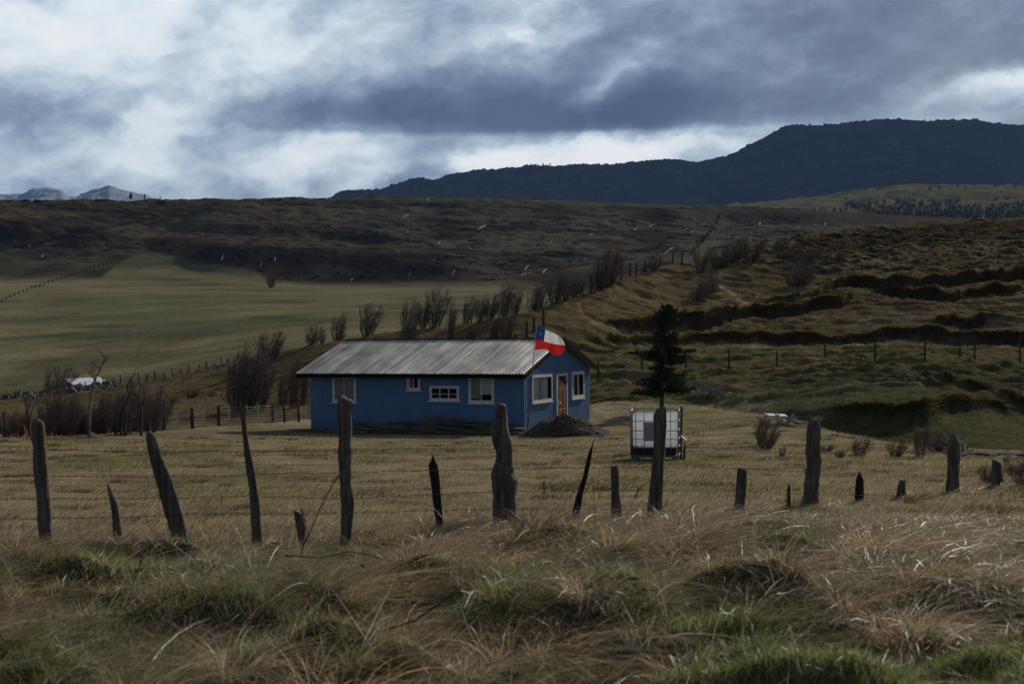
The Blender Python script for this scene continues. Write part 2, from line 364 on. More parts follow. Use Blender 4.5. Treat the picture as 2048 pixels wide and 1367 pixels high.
def H(x, y):
    x = np.asarray(x, float); y = np.asarray(y, float)
    px = px_of(x, y)
    return table(ZTAB, px, y) + ground_detail(x, y, px)
def Hs(x, y): return float(H(np.array([x]), np.array([y]))[0])
def on_ground(px, Y, sink=0.0):
    x = (px - 1024) / F * Y + ROLL * 0
    return Vector((x, Y, Hs(x, Y) - sink))
def find_ground(px, py, y0, y1):
    """point of the ground seen at pixel (px, py) between two distances"""
    ys = np.linspace(y0, y1, 600); xs = (px - 1024) / F * ys
    z = H(xs, ys); rows = 665 - ROLL * (px - 1024) - z / ys * F
    k = int(np.argmin(np.abs(rows - py)))
    return Vector((xs[k], ys[k], z[k]))
# ------------------------------------------------------------------ materials
def new_mat(name):
    m = bpy.data.materials.new(name); m.use_nodes = True; m.node_tree.nodes.clear()
    return m, NT(m.node_tree)
def finish(m, t, color, rough=.8, bump=None, bstr=.3, bdist=.02, spec=.3, metal=0.0, **kw):
    b = t.node('ShaderNodeBsdfPrincipled', {'Base Color': color, 'Roughness': rough, 'Metallic': metal, 'Specular IOR Level': spec})
    for k, v in kw.items(): t.put(b.inputs[k.replace('_', ' ')], v)
    if bump is not None:
        bn = t.node('ShaderNodeBump', {'Height': bump, 'Strength': bstr, 'Distance': bdist}); t.l.new(bn.outputs[0], b.inputs['Normal'])
    t.l.new(b.outputs[0], t.node('ShaderNodeOutputMaterial').inputs[0])
    return m
def simple(name, c, rough=.8, var=.25, scale=6.0, bstr=.25, bdist=.01, metal=0.0, spec=.3, stretch=(1, 1, 1), **kw):
    m, t = new_mat(name)
    oc = t.node('ShaderNodeTexCoord').outputs['Object']
    oc = t.vm('MULTIPLY', oc, stretch)
    n = t.noise(oc, scale, 6, .6)
    lo = tuple(x * (1 - var) for x in c); hi = tuple(min(1, x * (1 + var)) for x in c)
    col = t.ramp(n, [(.3, lo), (.7, hi)])
    n2 = t.noise(oc, scale * 5, 4, .6)
    return finish(m, t, col, rough, n2, bstr, bdist, spec, metal, **kw)

# ground: the regional colour is in a point attribute, the fine structure is procedural
m, t = new_mat('ground')
att = t.node('ShaderNodeAttribute', attribute_name='col').outputs['Color']
pos = t.node('ShaderNodeNewGeometry').outputs['Position']
cd = t.vm('MULTIPLY', pos, (1, 1, .4))
na = t.noise(cd, .9, 8, .68); nb = t.noise(cd, .06, 6, .6); nc = t.noise(cd, .011, 5, .6); nf = t.noise(cd, 9.0, 4, .6)
k = t.m('MULTIPLY', t.mr(na, .25, .75, .55, 1.5), t.mr(nb, .3, .7, .78, 1.25))
k = t.m('MULTIPLY', k, t.mr(nc, .3, .7, .86, 1.15)); k = t.m('MULTIPLY', k, t.mr(nf, .3, .7, .75, 1.25))
col = t.vm('MULTIPLY', att, t.comb(k, k, k))
gm = t.mr(t.noise(cd, .35, 5, .6), .52, .68, 0, .5)
col = t.mix(gm, col, t.vm('MULTIPLY', col, (.62, .92, .55)))
h = t.m('ADD', t.m('MULTIPLY', t.noise(cd, 1.1, 8, .7), 1.0), t.m('MULTIPLY', nf, .12))
M_ground = finish(m, t, col, 1.0, h, .75, .28, .0)

# ------------------------------------------------------------------ the ground sheet
pxs = np.concatenate([np.arange(-7000, -400, 120), np.arange(-400, -40, 12), np.arange(-40, 2090, 3.6), np.arange(2090, 2460, 12), np.arange(2460, 9100, 120)])
ysr = np.concatenate([np.arange(-40, -2, 2), np.arange(-2, 4, .25), np.arange(4, 17, .09), np.arange(17, 58, .3), np.arange(58, 205, .30), np.arange(205, 560, 3), np.arange(560, 960, 1.6), np.arange(960, 1300, 6), np.geomspace(1300, 7000, 30)])
U = (pxs - 1024) / F
YY, UU = np.meshgrid(ysr, U, indexing='ij')
off = 14.0 * np.exp(-np.clip(YY, 0, None) / 12.0)
XX = UU * (np.maximum(YY, 0) + off + np.where(YY < 0, 0, 0))
nr, nc_ = XX.shape
ZZ = H(XX.ravel(), YY.ravel()).reshape(XX.shape)
V = np.stack([XX.ravel(), YY.ravel(), ZZ.ravel()], 1)
a = (np.arange(nr - 1)[:, None] * nc_ + np.arange(nc_ - 1)[None, :]).ravel()
Fg = np.stack([a, a + 1, a + nc_ + 1, a + nc_], 1)
px = px_of(V[:, 0], V[:, 1]); yy = V[:, 1]; xx = V[:, 0]
def lerp(c, c2, w): return c + (np.array(c2) - c) * w[:, None]
colr = np.tile(np.array([.070, .056, .038]), (len(V), 1))                                   # roadside
mt = sst(-.2, .3, fbm(xx * .6, yy * .8, 3))
colr = lerp(colr, (.045, .060, .022), mt * .6)
row = 665 - ROLL * (px - 1024) - V[:, 2] / np.maximum(yy, 3) * F
yard = sst(12, 17, yy)
colr = lerp(colr, (.25, .205, .13), yard)
yg = sst(.05, .5, fbm(xx * .16, yy * .22, 4)) * sst(16, 24, yy) * .7
colr = lerp(colr, (.165, .165, .070), yg)
dk = sst(.25, .6, fbm(xx * .5 + 30, yy * 1.1, 4)) * sst(14, 24, yy) * .55
colr = lerp(colr, (.085, .072, .040), dk)
hillw = sst(66, 74, yy)
colr = lerp(colr, (.105, .078, .036), hillw)
moss = sst(66, 74, yy) * sst(103, 96, yy) * sst(1100, 1250, px)
mossn = sst(-.25, .45, fbm(xx * .16, yy * .3, 4))
colr = lerp(colr, (.070, .085, .020), moss * mossn * .85)
colr = lerp(colr, (.135, .10, .048), sst(104, 112, yy) * sst(-.2, .4, fbm(xx * .07, yy * .1, 4)) * .8)
Ycrest = np.interp(px, PXG, YT[14]); 
plowc = sst(.84, .90, yy / Ycrest) * sst(.985, .965, yy / Ycrest) * sst(1510, 1600, px + 30 * pn(yy * .3, xx * .1))
# steep faces show bare dark earth
dzy = np.zeros_like(ZZ); dzy[1:-1] = (ZZ[2:] - ZZ[:-2]) / (YY[2:] - YY[:-2]); slope = dzy.ravel()
bare = sst(.55, 1.0, slope) * sst(58, 62, yy) * sst(206, 200, yy)
bare = np.maximum(bare, 0)
colr = lerp(colr, (.040, .030, .020), plowc * .8)
colr = lerp(colr, (.032, .026, .020), bare * .9)
gravel = np.exp(-((yy - 107) / 6) ** 2) * sst(1600, 1750, px) * .5
colr = lerp(colr, (.10, .095, .09), gravel * sst(0, .4, fbm(xx * .5, yy * .5, 3)))
path = np.exp(-((yy - np.interp(px, PXG, YT[12]) + .4) / 1.1) ** 2) * sst(1380, 1520, px)
colr = lerp(colr, (.30, .25, .18), path * .7)
valley = sst(190, 205, yy)
colr = lerp(colr, (.125, .118, .060), valley)
colr = lerp(colr, (.175, .142, .072), valley * sst(-.25, .4, fbm(xx * .008, yy * .018, 5)) * .8)
colr = lerp(colr, (.075, .065, .040), valley * sst(.22, .5, fbm(xx * .022 + 2, yy * .05 + 5, 5)) * .6)
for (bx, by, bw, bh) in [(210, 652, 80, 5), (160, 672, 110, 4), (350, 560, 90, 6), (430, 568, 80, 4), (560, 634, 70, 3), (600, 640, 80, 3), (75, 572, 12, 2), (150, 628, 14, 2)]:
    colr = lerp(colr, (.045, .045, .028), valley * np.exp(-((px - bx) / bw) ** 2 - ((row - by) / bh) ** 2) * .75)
colr = lerp(colr, (.070, .082, .045), valley * sst(.1, .5, fbm(xx * .010 + 4, yy * .022, 4)) * .65)
border = np.interp(px, [-900, 0, 200, 250, 290, 330, 400, 470, 515, 530, 545, 600, 800, 1000, 1100, 1400], [560, 557, 556, 520, 506, 508, 521, 534, 541, 552, 562, 567, 569, 568, 600, 620])
scp = sst(7, -6, row - border + 2.5 * pn(xx * .05, yy * .05)) * sst(400, 480, yy)
scp = np.maximum(scp, sst(690, 720, yy))
colr = lerp(colr, (.066, .050, .032), scp)
colr = lerp(colr, (.085, .072, .052), scp * sst(650, 950, px) * .85)
colr = lerp(colr, (.030, .024, .019), scp * sst(-.1, .5, fbm(xx * .02, yy * .03, 5)) * .75)
colr = lerp(colr, (.095, .076, .044), scp * sst(.1, .5, fbm(xx * .015 + 9, yy * .02, 4)) * sst(860, 760, yy) * .5)
for pts_, wd_, cc_, st_ in [([(-40, 510), (60, 492), (150, 472), (240, 452), (322, 434)], 3.4, (.016, .013, .011), .9), ([(-40, 513), (60, 495), (150, 475.5), (240, 455.5), (322, 437.5)], 2.4, (.11, .09, .06), .6), ([(322, 434), (300, 427), (240, 424), (150, 418), (100, 415)], 2.4, (.016, .013, .011), .8),
                        ([(1000, 445), (975, 470), (955, 490), (935, 510)], 1.6, (.03, .025, .02), .6), ([(700, 520), (850, 540), (1000, 515)], 1.2, (.03, .025, .02), .5)]:
    pa = np.array(sorted(pts_)); w_ = np.exp(-((row - np.interp(px, pa[:, 0], pa[:, 1])) / wd_) ** 2) * (px > pa[0, 0]) * (px < pa[-1, 0]) * sst(560, 620, yy)
    colr = lerp(colr, cc_, w_ * st_)
colr = lerp(colr, (.020, .017, .015), scp * sst(430, 438, row) * sst(487, 476, row) * sst(300, 180, px) * sst(-.5, .1, fbm(xx * .03, yy * .05, 4)) * .75)  # self-shadow of the steep left bench, painted into the ground colour
colr = lerp(colr, (.024, .019, .018), scp * sst(488, 498, row) * sst(568, 560, row) * sst(330, 420, px) * sst(1010, 900, px) * sst(-.5, .1, fbm(xx * .03, yy * .05, 4)) * .7)  # shade of the middle scarp faces, also painted as ground colour
colr = lerp(colr, (.10, .115, .055), scp * sst(1340, 1440, px) * sst(730, 700, yy) * .8)
top = sst(.97, 1.02, yy / np.interp(px, PXG, YT[22]))
colr = lerp(colr, (.10, .08, .045), top * .5 * sst(1500, 1300, px))
colr = lerp(colr, (.050, .040, .030), sst(1380, 1480, px) * sst(830, 860, yy) * sst(2050, 1950, px) * sst(1.05, .97, yy / np.interp(px, PXG, YT[22])) * .8)  # right scarp darkened: shade of its near-facing slope is put into the colour
def poly_mask(pts, wd, y0, y1):
    w = np.zeros(len(px)); sel = np.where((yy > y0) & (yy < y1) & (px > min(p[0] for p in pts) - 20) & (px < max(p[0] for p in pts) + 20))[0]
    P0 = np.stack([px[sel], row[sel] * 1.5], 1); best = np.full(len(sel), 1e9)
    for a_, b_ in zip(pts[:-1], pts[1:]):
        A_ = np.array([a_[0], a_[1] * 1.5]); B_ = np.array([b_[0], b_[1] * 1.5]); d_ = B_ - A_; t_ = np.clip(((P0 - A_) @ d_) / (d_ @ d_), 0, 1)
        best = np.minimum(best, np.linalg.norm(P0 - A_ - t_[:, None] * d_, axis=1))
    w[sel] = np.exp(-(best / wd) ** 2); return w
trk = [(1225, 575), (1180, 592), (1160, 606), (1162, 625), (1190, 645), (1225, 655), (1262, 664), (1300, 668)]
colr = lerp(colr, (.19, .145, .075), poly_mask(trk, 5, 80, 125) * .8)
colr = lerp(colr, (.03, .024, .016), poly_mask([(p[0] + 5, p[1] - 5) for p in trk], 3.5, 80, 125) * .7)
trk2 = [(1425, 560), (1445, 575), (1470, 590), (1492, 606), (1500, 612)]
colr = lerp(colr, (.22, .17, .09), poly_mask(trk2, 4, 100, 170) * .8)
colr = lerp(colr, (.20, .19, .18), poly_mask([(300, 862), (420, 860), (520, 857), (625, 853)], 5, 45, 66) * (.35 + .65 * sst(-.1, .4, fbm(xx * 3, yy * 3, 3))) * .9)
colr = lerp(colr, (.15, .14, .13), poly_mask([(1185, 876), (1215, 878), (1262, 886)], 5, 45, 60) * .6)
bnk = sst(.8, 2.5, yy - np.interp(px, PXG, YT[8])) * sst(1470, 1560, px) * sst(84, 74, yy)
colr = lerp(colr, (.050, .056, .026), bnk * .85)  # ditch bank tinted dark so its shade sits in the ground colour
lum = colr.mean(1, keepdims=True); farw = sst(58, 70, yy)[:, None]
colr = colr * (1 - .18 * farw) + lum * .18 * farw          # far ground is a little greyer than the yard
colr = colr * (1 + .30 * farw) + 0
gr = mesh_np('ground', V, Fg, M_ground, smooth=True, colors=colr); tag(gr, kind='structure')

# ------------------------------------------------------------------ hills and mountains
def ridge_sheet(name, crest, Y0, Y1, basepy, mat, amp, bump, x0, x1, step, back=1.3, steep=0):
    ks = [c[0] for c in crest]; pxc = np.arange(x0, x1, step)
    cp = np.interp(pxc, ks, [c[1] for c in crest])
    rows = 60
    Vv = []
    for r in range(rows + 6):
        tt = r / (rows - 1)
        if r < rows:
            s = tt if steep else math.sin(tt * math.pi / 2) ** .9
            Yr = Y0 + (Y1 - Y0) * tt
            py = basepy + (cp - basepy) * s
        else:
            Yr = Y1 * (1 + (back - 1) * (r - rows + 1) / 6); py = cp + (r - rows + 1) ** 1.4 * 6
        yh = 665 - ROLL * (pxc - 1024)
        if steep and r < rows:
            zc = (yh - cp) / F * Y1; zb = (yh - basepy) / F * Y1 * .93
            z = zb + (zc - zb) * tt; Yr = Y1 - (zc - z) / math.tan(math.radians(steep))
        else:
            z = (yh - py) / F * Yr
        Yr = Yr + 0 * pxc
        x = (pxc - 1024) / F * Yr
        w = min(1, tt * 2) if r < rows - 1 else 1
        wb = (1 if r >= rows - 14 else .8)
        z = z + amp * w * fbm(x / (amp * 9), Yr / (amp * 9), 5, .55) * (0.35 if r > rows - 4 else 1)
        z = z + bump * wb * np.abs(fbm(x / (bump * 3.2), Yr / (bump * 3.2), 3, .6))
        Vv.append(np.stack([x, Yr, z], 1))
    Vv = np.concatenate(Vv); n = len(pxc); R_ = rows + 6
    a = (np.arange(R_ - 1)[:, None] * n + np.arange(n - 1)[None, :]).ravel()
    Ff = np.stack([a, a + 1, a + n + 1, a + n], 1)
    o = mesh_np(name, Vv, Ff, mat, smooth=True); tag(o, kind='structure'); return o
m, t = new_mat('mountain_forest')
pos = t.node('ShaderNodeNewGeometry').outputs['Position']
sp = t.vm('MULTIPLY', pos, (1, 1, 2.2))
n = t.noise(sp, .012, 8, .75); n2 = t.noise(t.vm('MULTIPLY', pos, (1, .3, .25)), .02, 6, .7); n4 = t.noise(pos, .07, 4, .7)
col = t.ramp(t.m('ADD', t.m('MULTIPLY', n, .6), t.m('MULTIPLY', n4, .4)), [(.38, (.004, .008, .010)), (.52, (.016, .024, .024)), (.68, (.11, .11, .095))])  # palest stop paints hints of sunlit cliffs into the forest tone
col = t.mix(t.mr(n2, .5, .75, 0, .6), col, (.055, .056, .052))
M_mtn = finish(m, t, col, .95, t.noise(pos, .05, 6, .7), .8, 14, .0)
m, t = new_mat('hill_grass')
pos = t.node('ShaderNodeNewGeometry').outputs['Position']
n = t.noise(t.vm('MULTIPLY', pos, (1, 1, 3)), .008, 7, .6)
col = t.ramp(n, [(.3, (.085, .078, .045)), (.7, (.17, .15, .085))])
M_hill = finish(m, t, col, .95, t.noise(pos, .05, 5, .7), .5, 4, .0)
m, t = new_mat('far_rock_hazed')
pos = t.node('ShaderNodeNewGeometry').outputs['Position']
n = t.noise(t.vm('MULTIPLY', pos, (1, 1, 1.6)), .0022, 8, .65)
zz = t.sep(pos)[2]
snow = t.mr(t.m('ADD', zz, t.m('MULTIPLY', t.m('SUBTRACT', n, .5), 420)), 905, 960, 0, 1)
col = t.mix(t.m('MULTIPLY', snow, .35), (.20, .26, .34), (.55, .60, .66))  # pale blue-grey: distance haze is mixed into the rock colour
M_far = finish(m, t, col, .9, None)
ridge_sheet('mountain', [(520, 420), (600, 408), (665, 396), (676, 388), (690, 384), (745, 382), (765, 380), (800, 366), (830, 358), (870, 360), (900, 350), (960, 340), (1020, 336), (1080, 331), (1230, 330), (1255, 325), (1330, 319), (1400, 323), (1460, 314), (1490, 297), (1510, 285), (1545, 268), (1570, 256), (1600, 252), (1650, 252), (1690, 247), (1720, 242), (1760, 240), (1840, 241), (1930, 242), (2048, 252), (2300, 275), (2700, 340), (3300, 400)],
            3300, 4700, 460, M_mtn, 16, 8, 500, 3300, 2.6, steep=31)
ridge_sheet('hill', [(1300, 425), (1400, 416), (1450, 411), (1500, 408), (1600, 400), (1680, 389), (1740, 378), (1790, 372), (1840, 370), (2048, 373), (2300, 370), (2900, 400)],
            1500, 2300, 470, M_hill, 4, 1.5, 1300, 2900, 4)
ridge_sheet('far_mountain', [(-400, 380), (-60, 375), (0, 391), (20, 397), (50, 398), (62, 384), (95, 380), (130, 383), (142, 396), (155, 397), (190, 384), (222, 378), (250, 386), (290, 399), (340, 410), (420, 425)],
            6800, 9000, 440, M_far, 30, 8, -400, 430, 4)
# ------------------------------------------------------------------ object materials
def glass_mat():
    m, t = new_mat('window_glass')
    b = t.node('ShaderNodeBsdfPrincipled', {'Base Color': (.02, .025, .03), 'Roughness': .06, 'Specular IOR Level': .5})
    tr = t.node('ShaderNodeBsdfTransparent', {'Color': (.94, .96, .97)})
    fr = t.node('ShaderNodeFresnel', {'IOR': 1.5}).outputs[0]
    mx = t.node('ShaderNodeMixShader'); t.put(mx.inputs[0], t.m('MULTIPLY', fr, .8)); t.l.new(tr.outputs[0], mx.inputs[1]); t.l.new(b.outputs[0], mx.inputs[2])
    t.l.new(mx.outputs[0], t.node('ShaderNodeOutputMaterial').inputs[0]); return m
def cloth_mat(name, c, trans=.35, fold_shade=0.0):
    m, t = new_mat(name)
    oc = t.node('ShaderNodeTexCoord').outputs['Object']
    n = t.noise(oc, 5, 5, .6)
    col = t.ramp(n, [(.3, tuple(x * .82 for x in c)), (.7, c)])
    if fold_shade: 
        wv = t.noise(t.vm('MULTIPLY', oc, (fold_shade, fold_shade, .6)), 1.0, 3, .6)
        col = t.mix(t.mr(wv, .38, .62, 0, .55), col, tuple(x * .45 for x in c))  # shade of the cloth folds is painted as darker vertical streaks
    d = t.node('ShaderNodeBsdfDiffuse', {'Color': col}); tl = t.node('ShaderNodeBsdfTranslucent', {'Color': col})
    mx = t.node('ShaderNodeMixShader', {0: trans}); t.l.new(d.outputs[0], mx.inputs[1]); t.l.new(tl.outputs[0], mx.inputs[2])
    t.l.new(mx.outputs[0], t.node('ShaderNodeOutputMaterial').inputs[0]); return m
M_glass = glass_mat()
# blue painted metal cladding, a little faded and dusty
m, t = new_mat('blue_paint')
oc = t.node('ShaderNodeTexCoord').outputs['Object']
n = t.noise(t.vm('MULTIPLY', oc, (1, 1, .35)), 1.6, 6, .6); n2 = t.noise(t.vm('MULTIPLY', oc, (6, 6, .5)), 2.5, 4, .6)
z = t.sep(oc)[2]
dirt = t.mr(t.m('ADD', z, t.m('MULTIPLY', n2, -.45)), -.25, .28, .55, 0)
col = t.ramp(n, [(.3, (.068, .152, .295)), (.7, (.092, .195, .365))])
col = t.mix(t.mr(n2, .55, .75, 0, .25), col, (.10, .19, .33))
col = t.mix(dirt, col, (.07, .075, .08))
M_blue = finish(m, t, col, .5, n2, .1, .01, .4)
# galvanised roof: sheets aged differently; streaks paint lit and shaded corrugations into the colour
m, t = new_mat('zinc_roof')
oc = t.node('ShaderNodeTexCoord').outputs['Object']; ox, oy, oz = t.sep(oc)[:3]
sheet = t.node('ShaderNodeTexWhiteNoise', {'W': t.m('FLOOR', t.m('DIVIDE', ox, .83))}, noise_dimensions='1D').outputs[0]
st_ = t.noise(t.vm('MULTIPLY', oc, (11, .22, .22)), 1.0, 6, .75); n = t.noise(oc, 1.5, 6, .6)
k = t.m('ADD', t.m('MULTIPLY', sheet, .08), t.m('ADD', t.m('MULTIPLY', st_, .62), t.m('MULTIPLY', n, .15)))
col = t.ramp(k, [(.30, (.07, .07, .075)), (.42, (.27, .275, .28)), (.55, (.60, .61, .61))])
M_zinc = finish(m, t, col, t.mr(n, .3, .7, .32, .5), n, .15, .01, .5, .55)
M_dark = simple('dark_trim', (.014, .014, .015), .95, spec=.02)
M_white = simple('white_trim', (.62, .62, .60), .6, .12, 8)
M_wood = simple('raw_wood', (.23, .15, .085), .8, .3, 4, stretch=(1, 6, 6))
M_door = simple('brown_door', (.24, .085, .038), .5, .2, 3, stretch=(4, 4, .6))
M_doorp = simple('door_panel', (.20, .068, .030), .5, .2, 3)
M_red_wood = simple('red_brown_wood', (.13, .035, .025), .6)
M_curtain = cloth_mat('pale_curtain', (.93, .94, .95), .1, 9.0)
M_curtain_g = cloth_mat('grey_curtain', (.55, .55, .52), .1, 9.0)
M_black = simple('dark_inside', (.006, .006, .007), .9)
M_metal = simple('pale_metal', (.45, .46, .47), .45, .15, 10, metal=.6)
M_galv = simple('galvanised_bar', (.20, .22, .25), .5, .2, 14, metal=.5)
M_plank = simple('weathered_plank', (.13, .11, .09), .9, .45, 3, .5, .01, stretch=(1, 8, 8))
M_gravel = simple('dark_gravel', (.048, .044, .042), .95, .5, 9, 1.0, .05)
M_stone = simple('stone', (.10, .095, .088), .9, .45, 4, .8, .03)
M_tank = None
m, t = new_mat('tank_plastic')
oc = t.node('ShaderNodeTexCoord').outputs['Object']
col = t.ramp(t.noise(oc, 2, 4, .6), [(.3, (.88, .90, .90)), (.7, (.94, .95, .95))])
d = t.node('ShaderNodeBsdfPrincipled', {'Base Color': col, 'Roughness': .35, 'Subsurface Weight': .0})
tl = t.node('ShaderNodeBsdfTranslucent', {'Color': col})
mx = t.node('ShaderNodeMixShader', {0: .82}); t.l.new(d.outputs[0], mx.inputs[1]); t.l.new(tl.outputs[0], mx.inputs[2])
t.l.new(mx.outputs[0], t.node('ShaderNodeOutputMaterial').inputs[0]); M_tank = m
M_label = simple('grey_plate', (.24, .27, .28), .6, .08)
M_blackp = simple('black_plastic', (.010, .011, .013), .5)
M_pallet = simple('blue_grey_pallet', (.11, .15, .20), .6, .3)
# old fence wood: grey, split, darker where wet, pale lichen
m, t = new_mat('old_post_wood')
oc = t.node('ShaderNodeTexCoord').outputs['Object']
g1 = t.noise(t.vm('MULTIPLY', oc, (26, 26, 1.6)), 1, 6, .65); g2 = t.noise(oc, 5, 6, .65); g3 = t.noise(oc, 22, 5, .7)
col = t.ramp(g1, [(.3, (.045, .040, .035)), (.5, (.115, .100, .085)), (.72, (.27, .245, .215))])
col = t.mix(t.mr(g2, .56, .68, 0, .6), col, (.030, .028, .026))
col = t.mix(t.mr(g3, .64, .74, 0, .55), col, (.25, .26, .22))
M_post = finish(m, t, col, .9, t.m('ADD', g1, t.m('MULTIPLY', g3, .3)), 1.0, .05, .2)
m, t = new_mat('charred_post_wood')
oc = t.node('ShaderNodeTexCoord').outputs['Object']
g1 = t.noise(t.vm('MULTIPLY', oc, (26, 26, 1.6)), 1, 6, .65)
M_char = finish(m, t, t.ramp(g1, [(.35, (.006, .006, .006)), (.7, (.040, .036, .032))]), .85, g1, .8, .02, .2)
M_rust = simple('rusty_wire', (.065, .036, .026), .8, .4, 30)
M_wire = simple('grey_wire', (.30, .30, .30), .5, .3, 30, metal=.5)
M_pale_post = simple('pale_stake_wood', (.42, .39, .33), .85, .25, 5)

# ------------------------------------------------------------------ the blue house
TH = math.radians(24.2)
HC = P(1048, 868, 54.0); HC.z -= .02
LEN, DEP, WH, RH = 9.47, 6.96, 2.42, 3.58
house = empty('house', HC, 'long low house clad in blue metal with a corrugated zinc roof', 'house', rz=-TH)
ex = Vector((math.cos(TH), -math.sin(TH), 0)); ey = Vector((math.sin(TH), math.cos(TH), 0))
def ray_plane(px, py, n, p0):
    d = RM @ Vector(((px - 1024) / F, -(py - 683.5) / F, -1.0)); s = p0.dot(n) / d.dot(n); q = d * s - HC
    return q.dot(ex), q.dot(ey), q.z
def hf(px, py): return ray_plane(px, py, ey, HC)          # on the front wall
def hg(px, py): return ray_plane(px, py, ex, HC)          # on the gable wall
SL = (RH - WH) / (DEP / 2)
def ztop(y): return WH + SL * min(y, DEP - y) - .03
def ribbed(n0, n1, pitch, h, axis, zt_, sgn, zb=-.5):
    mb = MB(); q = []; s = n0
    while s < n1 - 1e-6:
        for a_, d_ in ((0, 0), (.76, 0), (.82, h), (.94, h)):
            v_ = s + a_ * pitch
            if v_ < n1: q.append((v_, d_))
        s += pitch
    q.append((n1, 0))
    if axis == 'y':
        q = sorted(q + [(DEP / 2, 0)])
    vs = []
    for a_, d_ in q:
        for z_ in (zb, zt_(a_)):
            vs.append((a_, -d_, z_) if axis == 'x' else (d_, a_, z_))
    fs = [(2 * i, 2 * i + 2, 2 * i + 3, 2 * i + 1) for i in range(len(q) - 1)]
    return mb.add(vs, fs)
wl = ribbed(-LEN, 0, .20, .010, 'x', lambda a_: WH - .02, 1)
wl.build('wall', M_blue, house)
gw = ribbed(0, DEP, .19, .009, 'y', ztop, 1); gw.build('gable_wall', M_blue, house)
bk = MB(); bk.add([(-LEN, 0, -.5), (-LEN, DEP, -.5), (-LEN, DEP, WH - .03), (-LEN, DEP / 2, RH - .05), (-LEN, 0, WH - .03), (0, DEP, -.5), (0, DEP, WH - .03)],
                  [(0, 1, 2, 3, 4), (1, 5, 6, 2)]).build('back_wall', M_blue, house)
MB().bb(-.022, .034, -.022, .05, -.5, WH - .05).build('corner_trim', M_blue, house)
# corrugated roof
OV_E, OV_L, OV_R = .42, .42, .26
def roof_side(front):
    per = .13; x0, x1 = -LEN - OV_L, OV_R; n = int((x1 - x0) / per * 8); rows = 7
    xs = x0 + (x1 - x0) * np.arange(n + 1) / n
    wav = .024 * np.cos(2 * np.pi * xs / per)
    Vv = []
    for r in range(rows + 1):
        tt = r / rows; yl = -OV_E + (DEP / 2 + OV_E) * tt
        zc = WH + .045 + SL * yl + .008 * np.sin(xs * 2.1 + r) * (0 < r < rows) + .004 * np.sin(xs * 7.3 + 2 * r)
        lap = .006 * (((xs / .83) % 1) < .12)
        y_ = np.full_like(xs, yl if front else DEP - yl)
        Vv.append(np.stack([xs, y_, zc + wav + lap], 1))
    Vv = np.concatenate(Vv); m_ = n + 1
    a = (np.arange(rows)[:, None] * m_ + np.arange(n)[None, :]).ravel()
    Ff = np.stack([a, a + 1, a + m_ + 1, a + m_], 1)
    return mesh_np('roof', Vv, Ff, M_zinc, house, smooth=True)
roof_side(True); roof_side(False)
x0, x1 = -LEN - OV_L, OV_R
MB().tube([(x0 - .02, DEP / 2, RH + .03), (x1 + .02, DEP / 2, RH + .03)], .055, 8).build('ridge_cap', M_dark, house)
MB().bb(x0 + .01, x1 - .02, -OV_E - .012, -OV_E + .012, WH - SL * OV_E - .13, WH - SL * OV_E + .018).build('fascia', M_dark, house)
MB().bb(x0 + .02, x1 - .02, -OV_E + .02, -.03, WH - SL * OV_E - .115, WH - SL * OV_E - .10).build('soffit', M_dark, house)
# verge boards up both gable slopes; underside boards
def slope_board(xa, xb, ya, yb, dz, th, mat, name, par):
    mb = MB(); z_ = lambda y: WH + .03 + SL * min(y, DEP - y) + dz
    vs = [(x, y, z_(y) - q) for x in (xa, xb) for y in (ya, yb) for q in (0, th)]
    mb.add(vs, [(0, 1, 3, 2), (4, 6, 7, 5), (0, 2, 6, 4), (1, 5, 7, 3), (0, 4, 5, 1), (2, 3, 7, 6)])
    return mb.build(name, mat, par)
slope_board(x1 + .002, x1 + .026, -OV_E, DEP / 2 - .003, -.012, .13, M_dark, 'verge_board', house)
slope_board(x1 + .002, x1 + .026, DEP / 2 + .003, DEP + OV_E + .02, .06, .20, M_dark, 'verge_board', house)
slope_board(.03, x1 - .04, -OV_E + .02, DEP / 2 - .003, -.04, .018, M_wood, 'underside_board', house)
slope_board(.03, x1 - .04, DEP / 2 + .003, DEP + OV_E - .02, -.04, .018, M_wood, 'underside_board', house)
slope_board(x0 + .012, x0 + .035, -OV_E, DEP / 2 - .003, -.012, .13, M_dark, 'verge_board', house)
slope_board(x0 + .012, x0 + .035, DEP / 2 + .003, DEP + OV_E, -.012, .13, M_dark, 'verge_board', house)

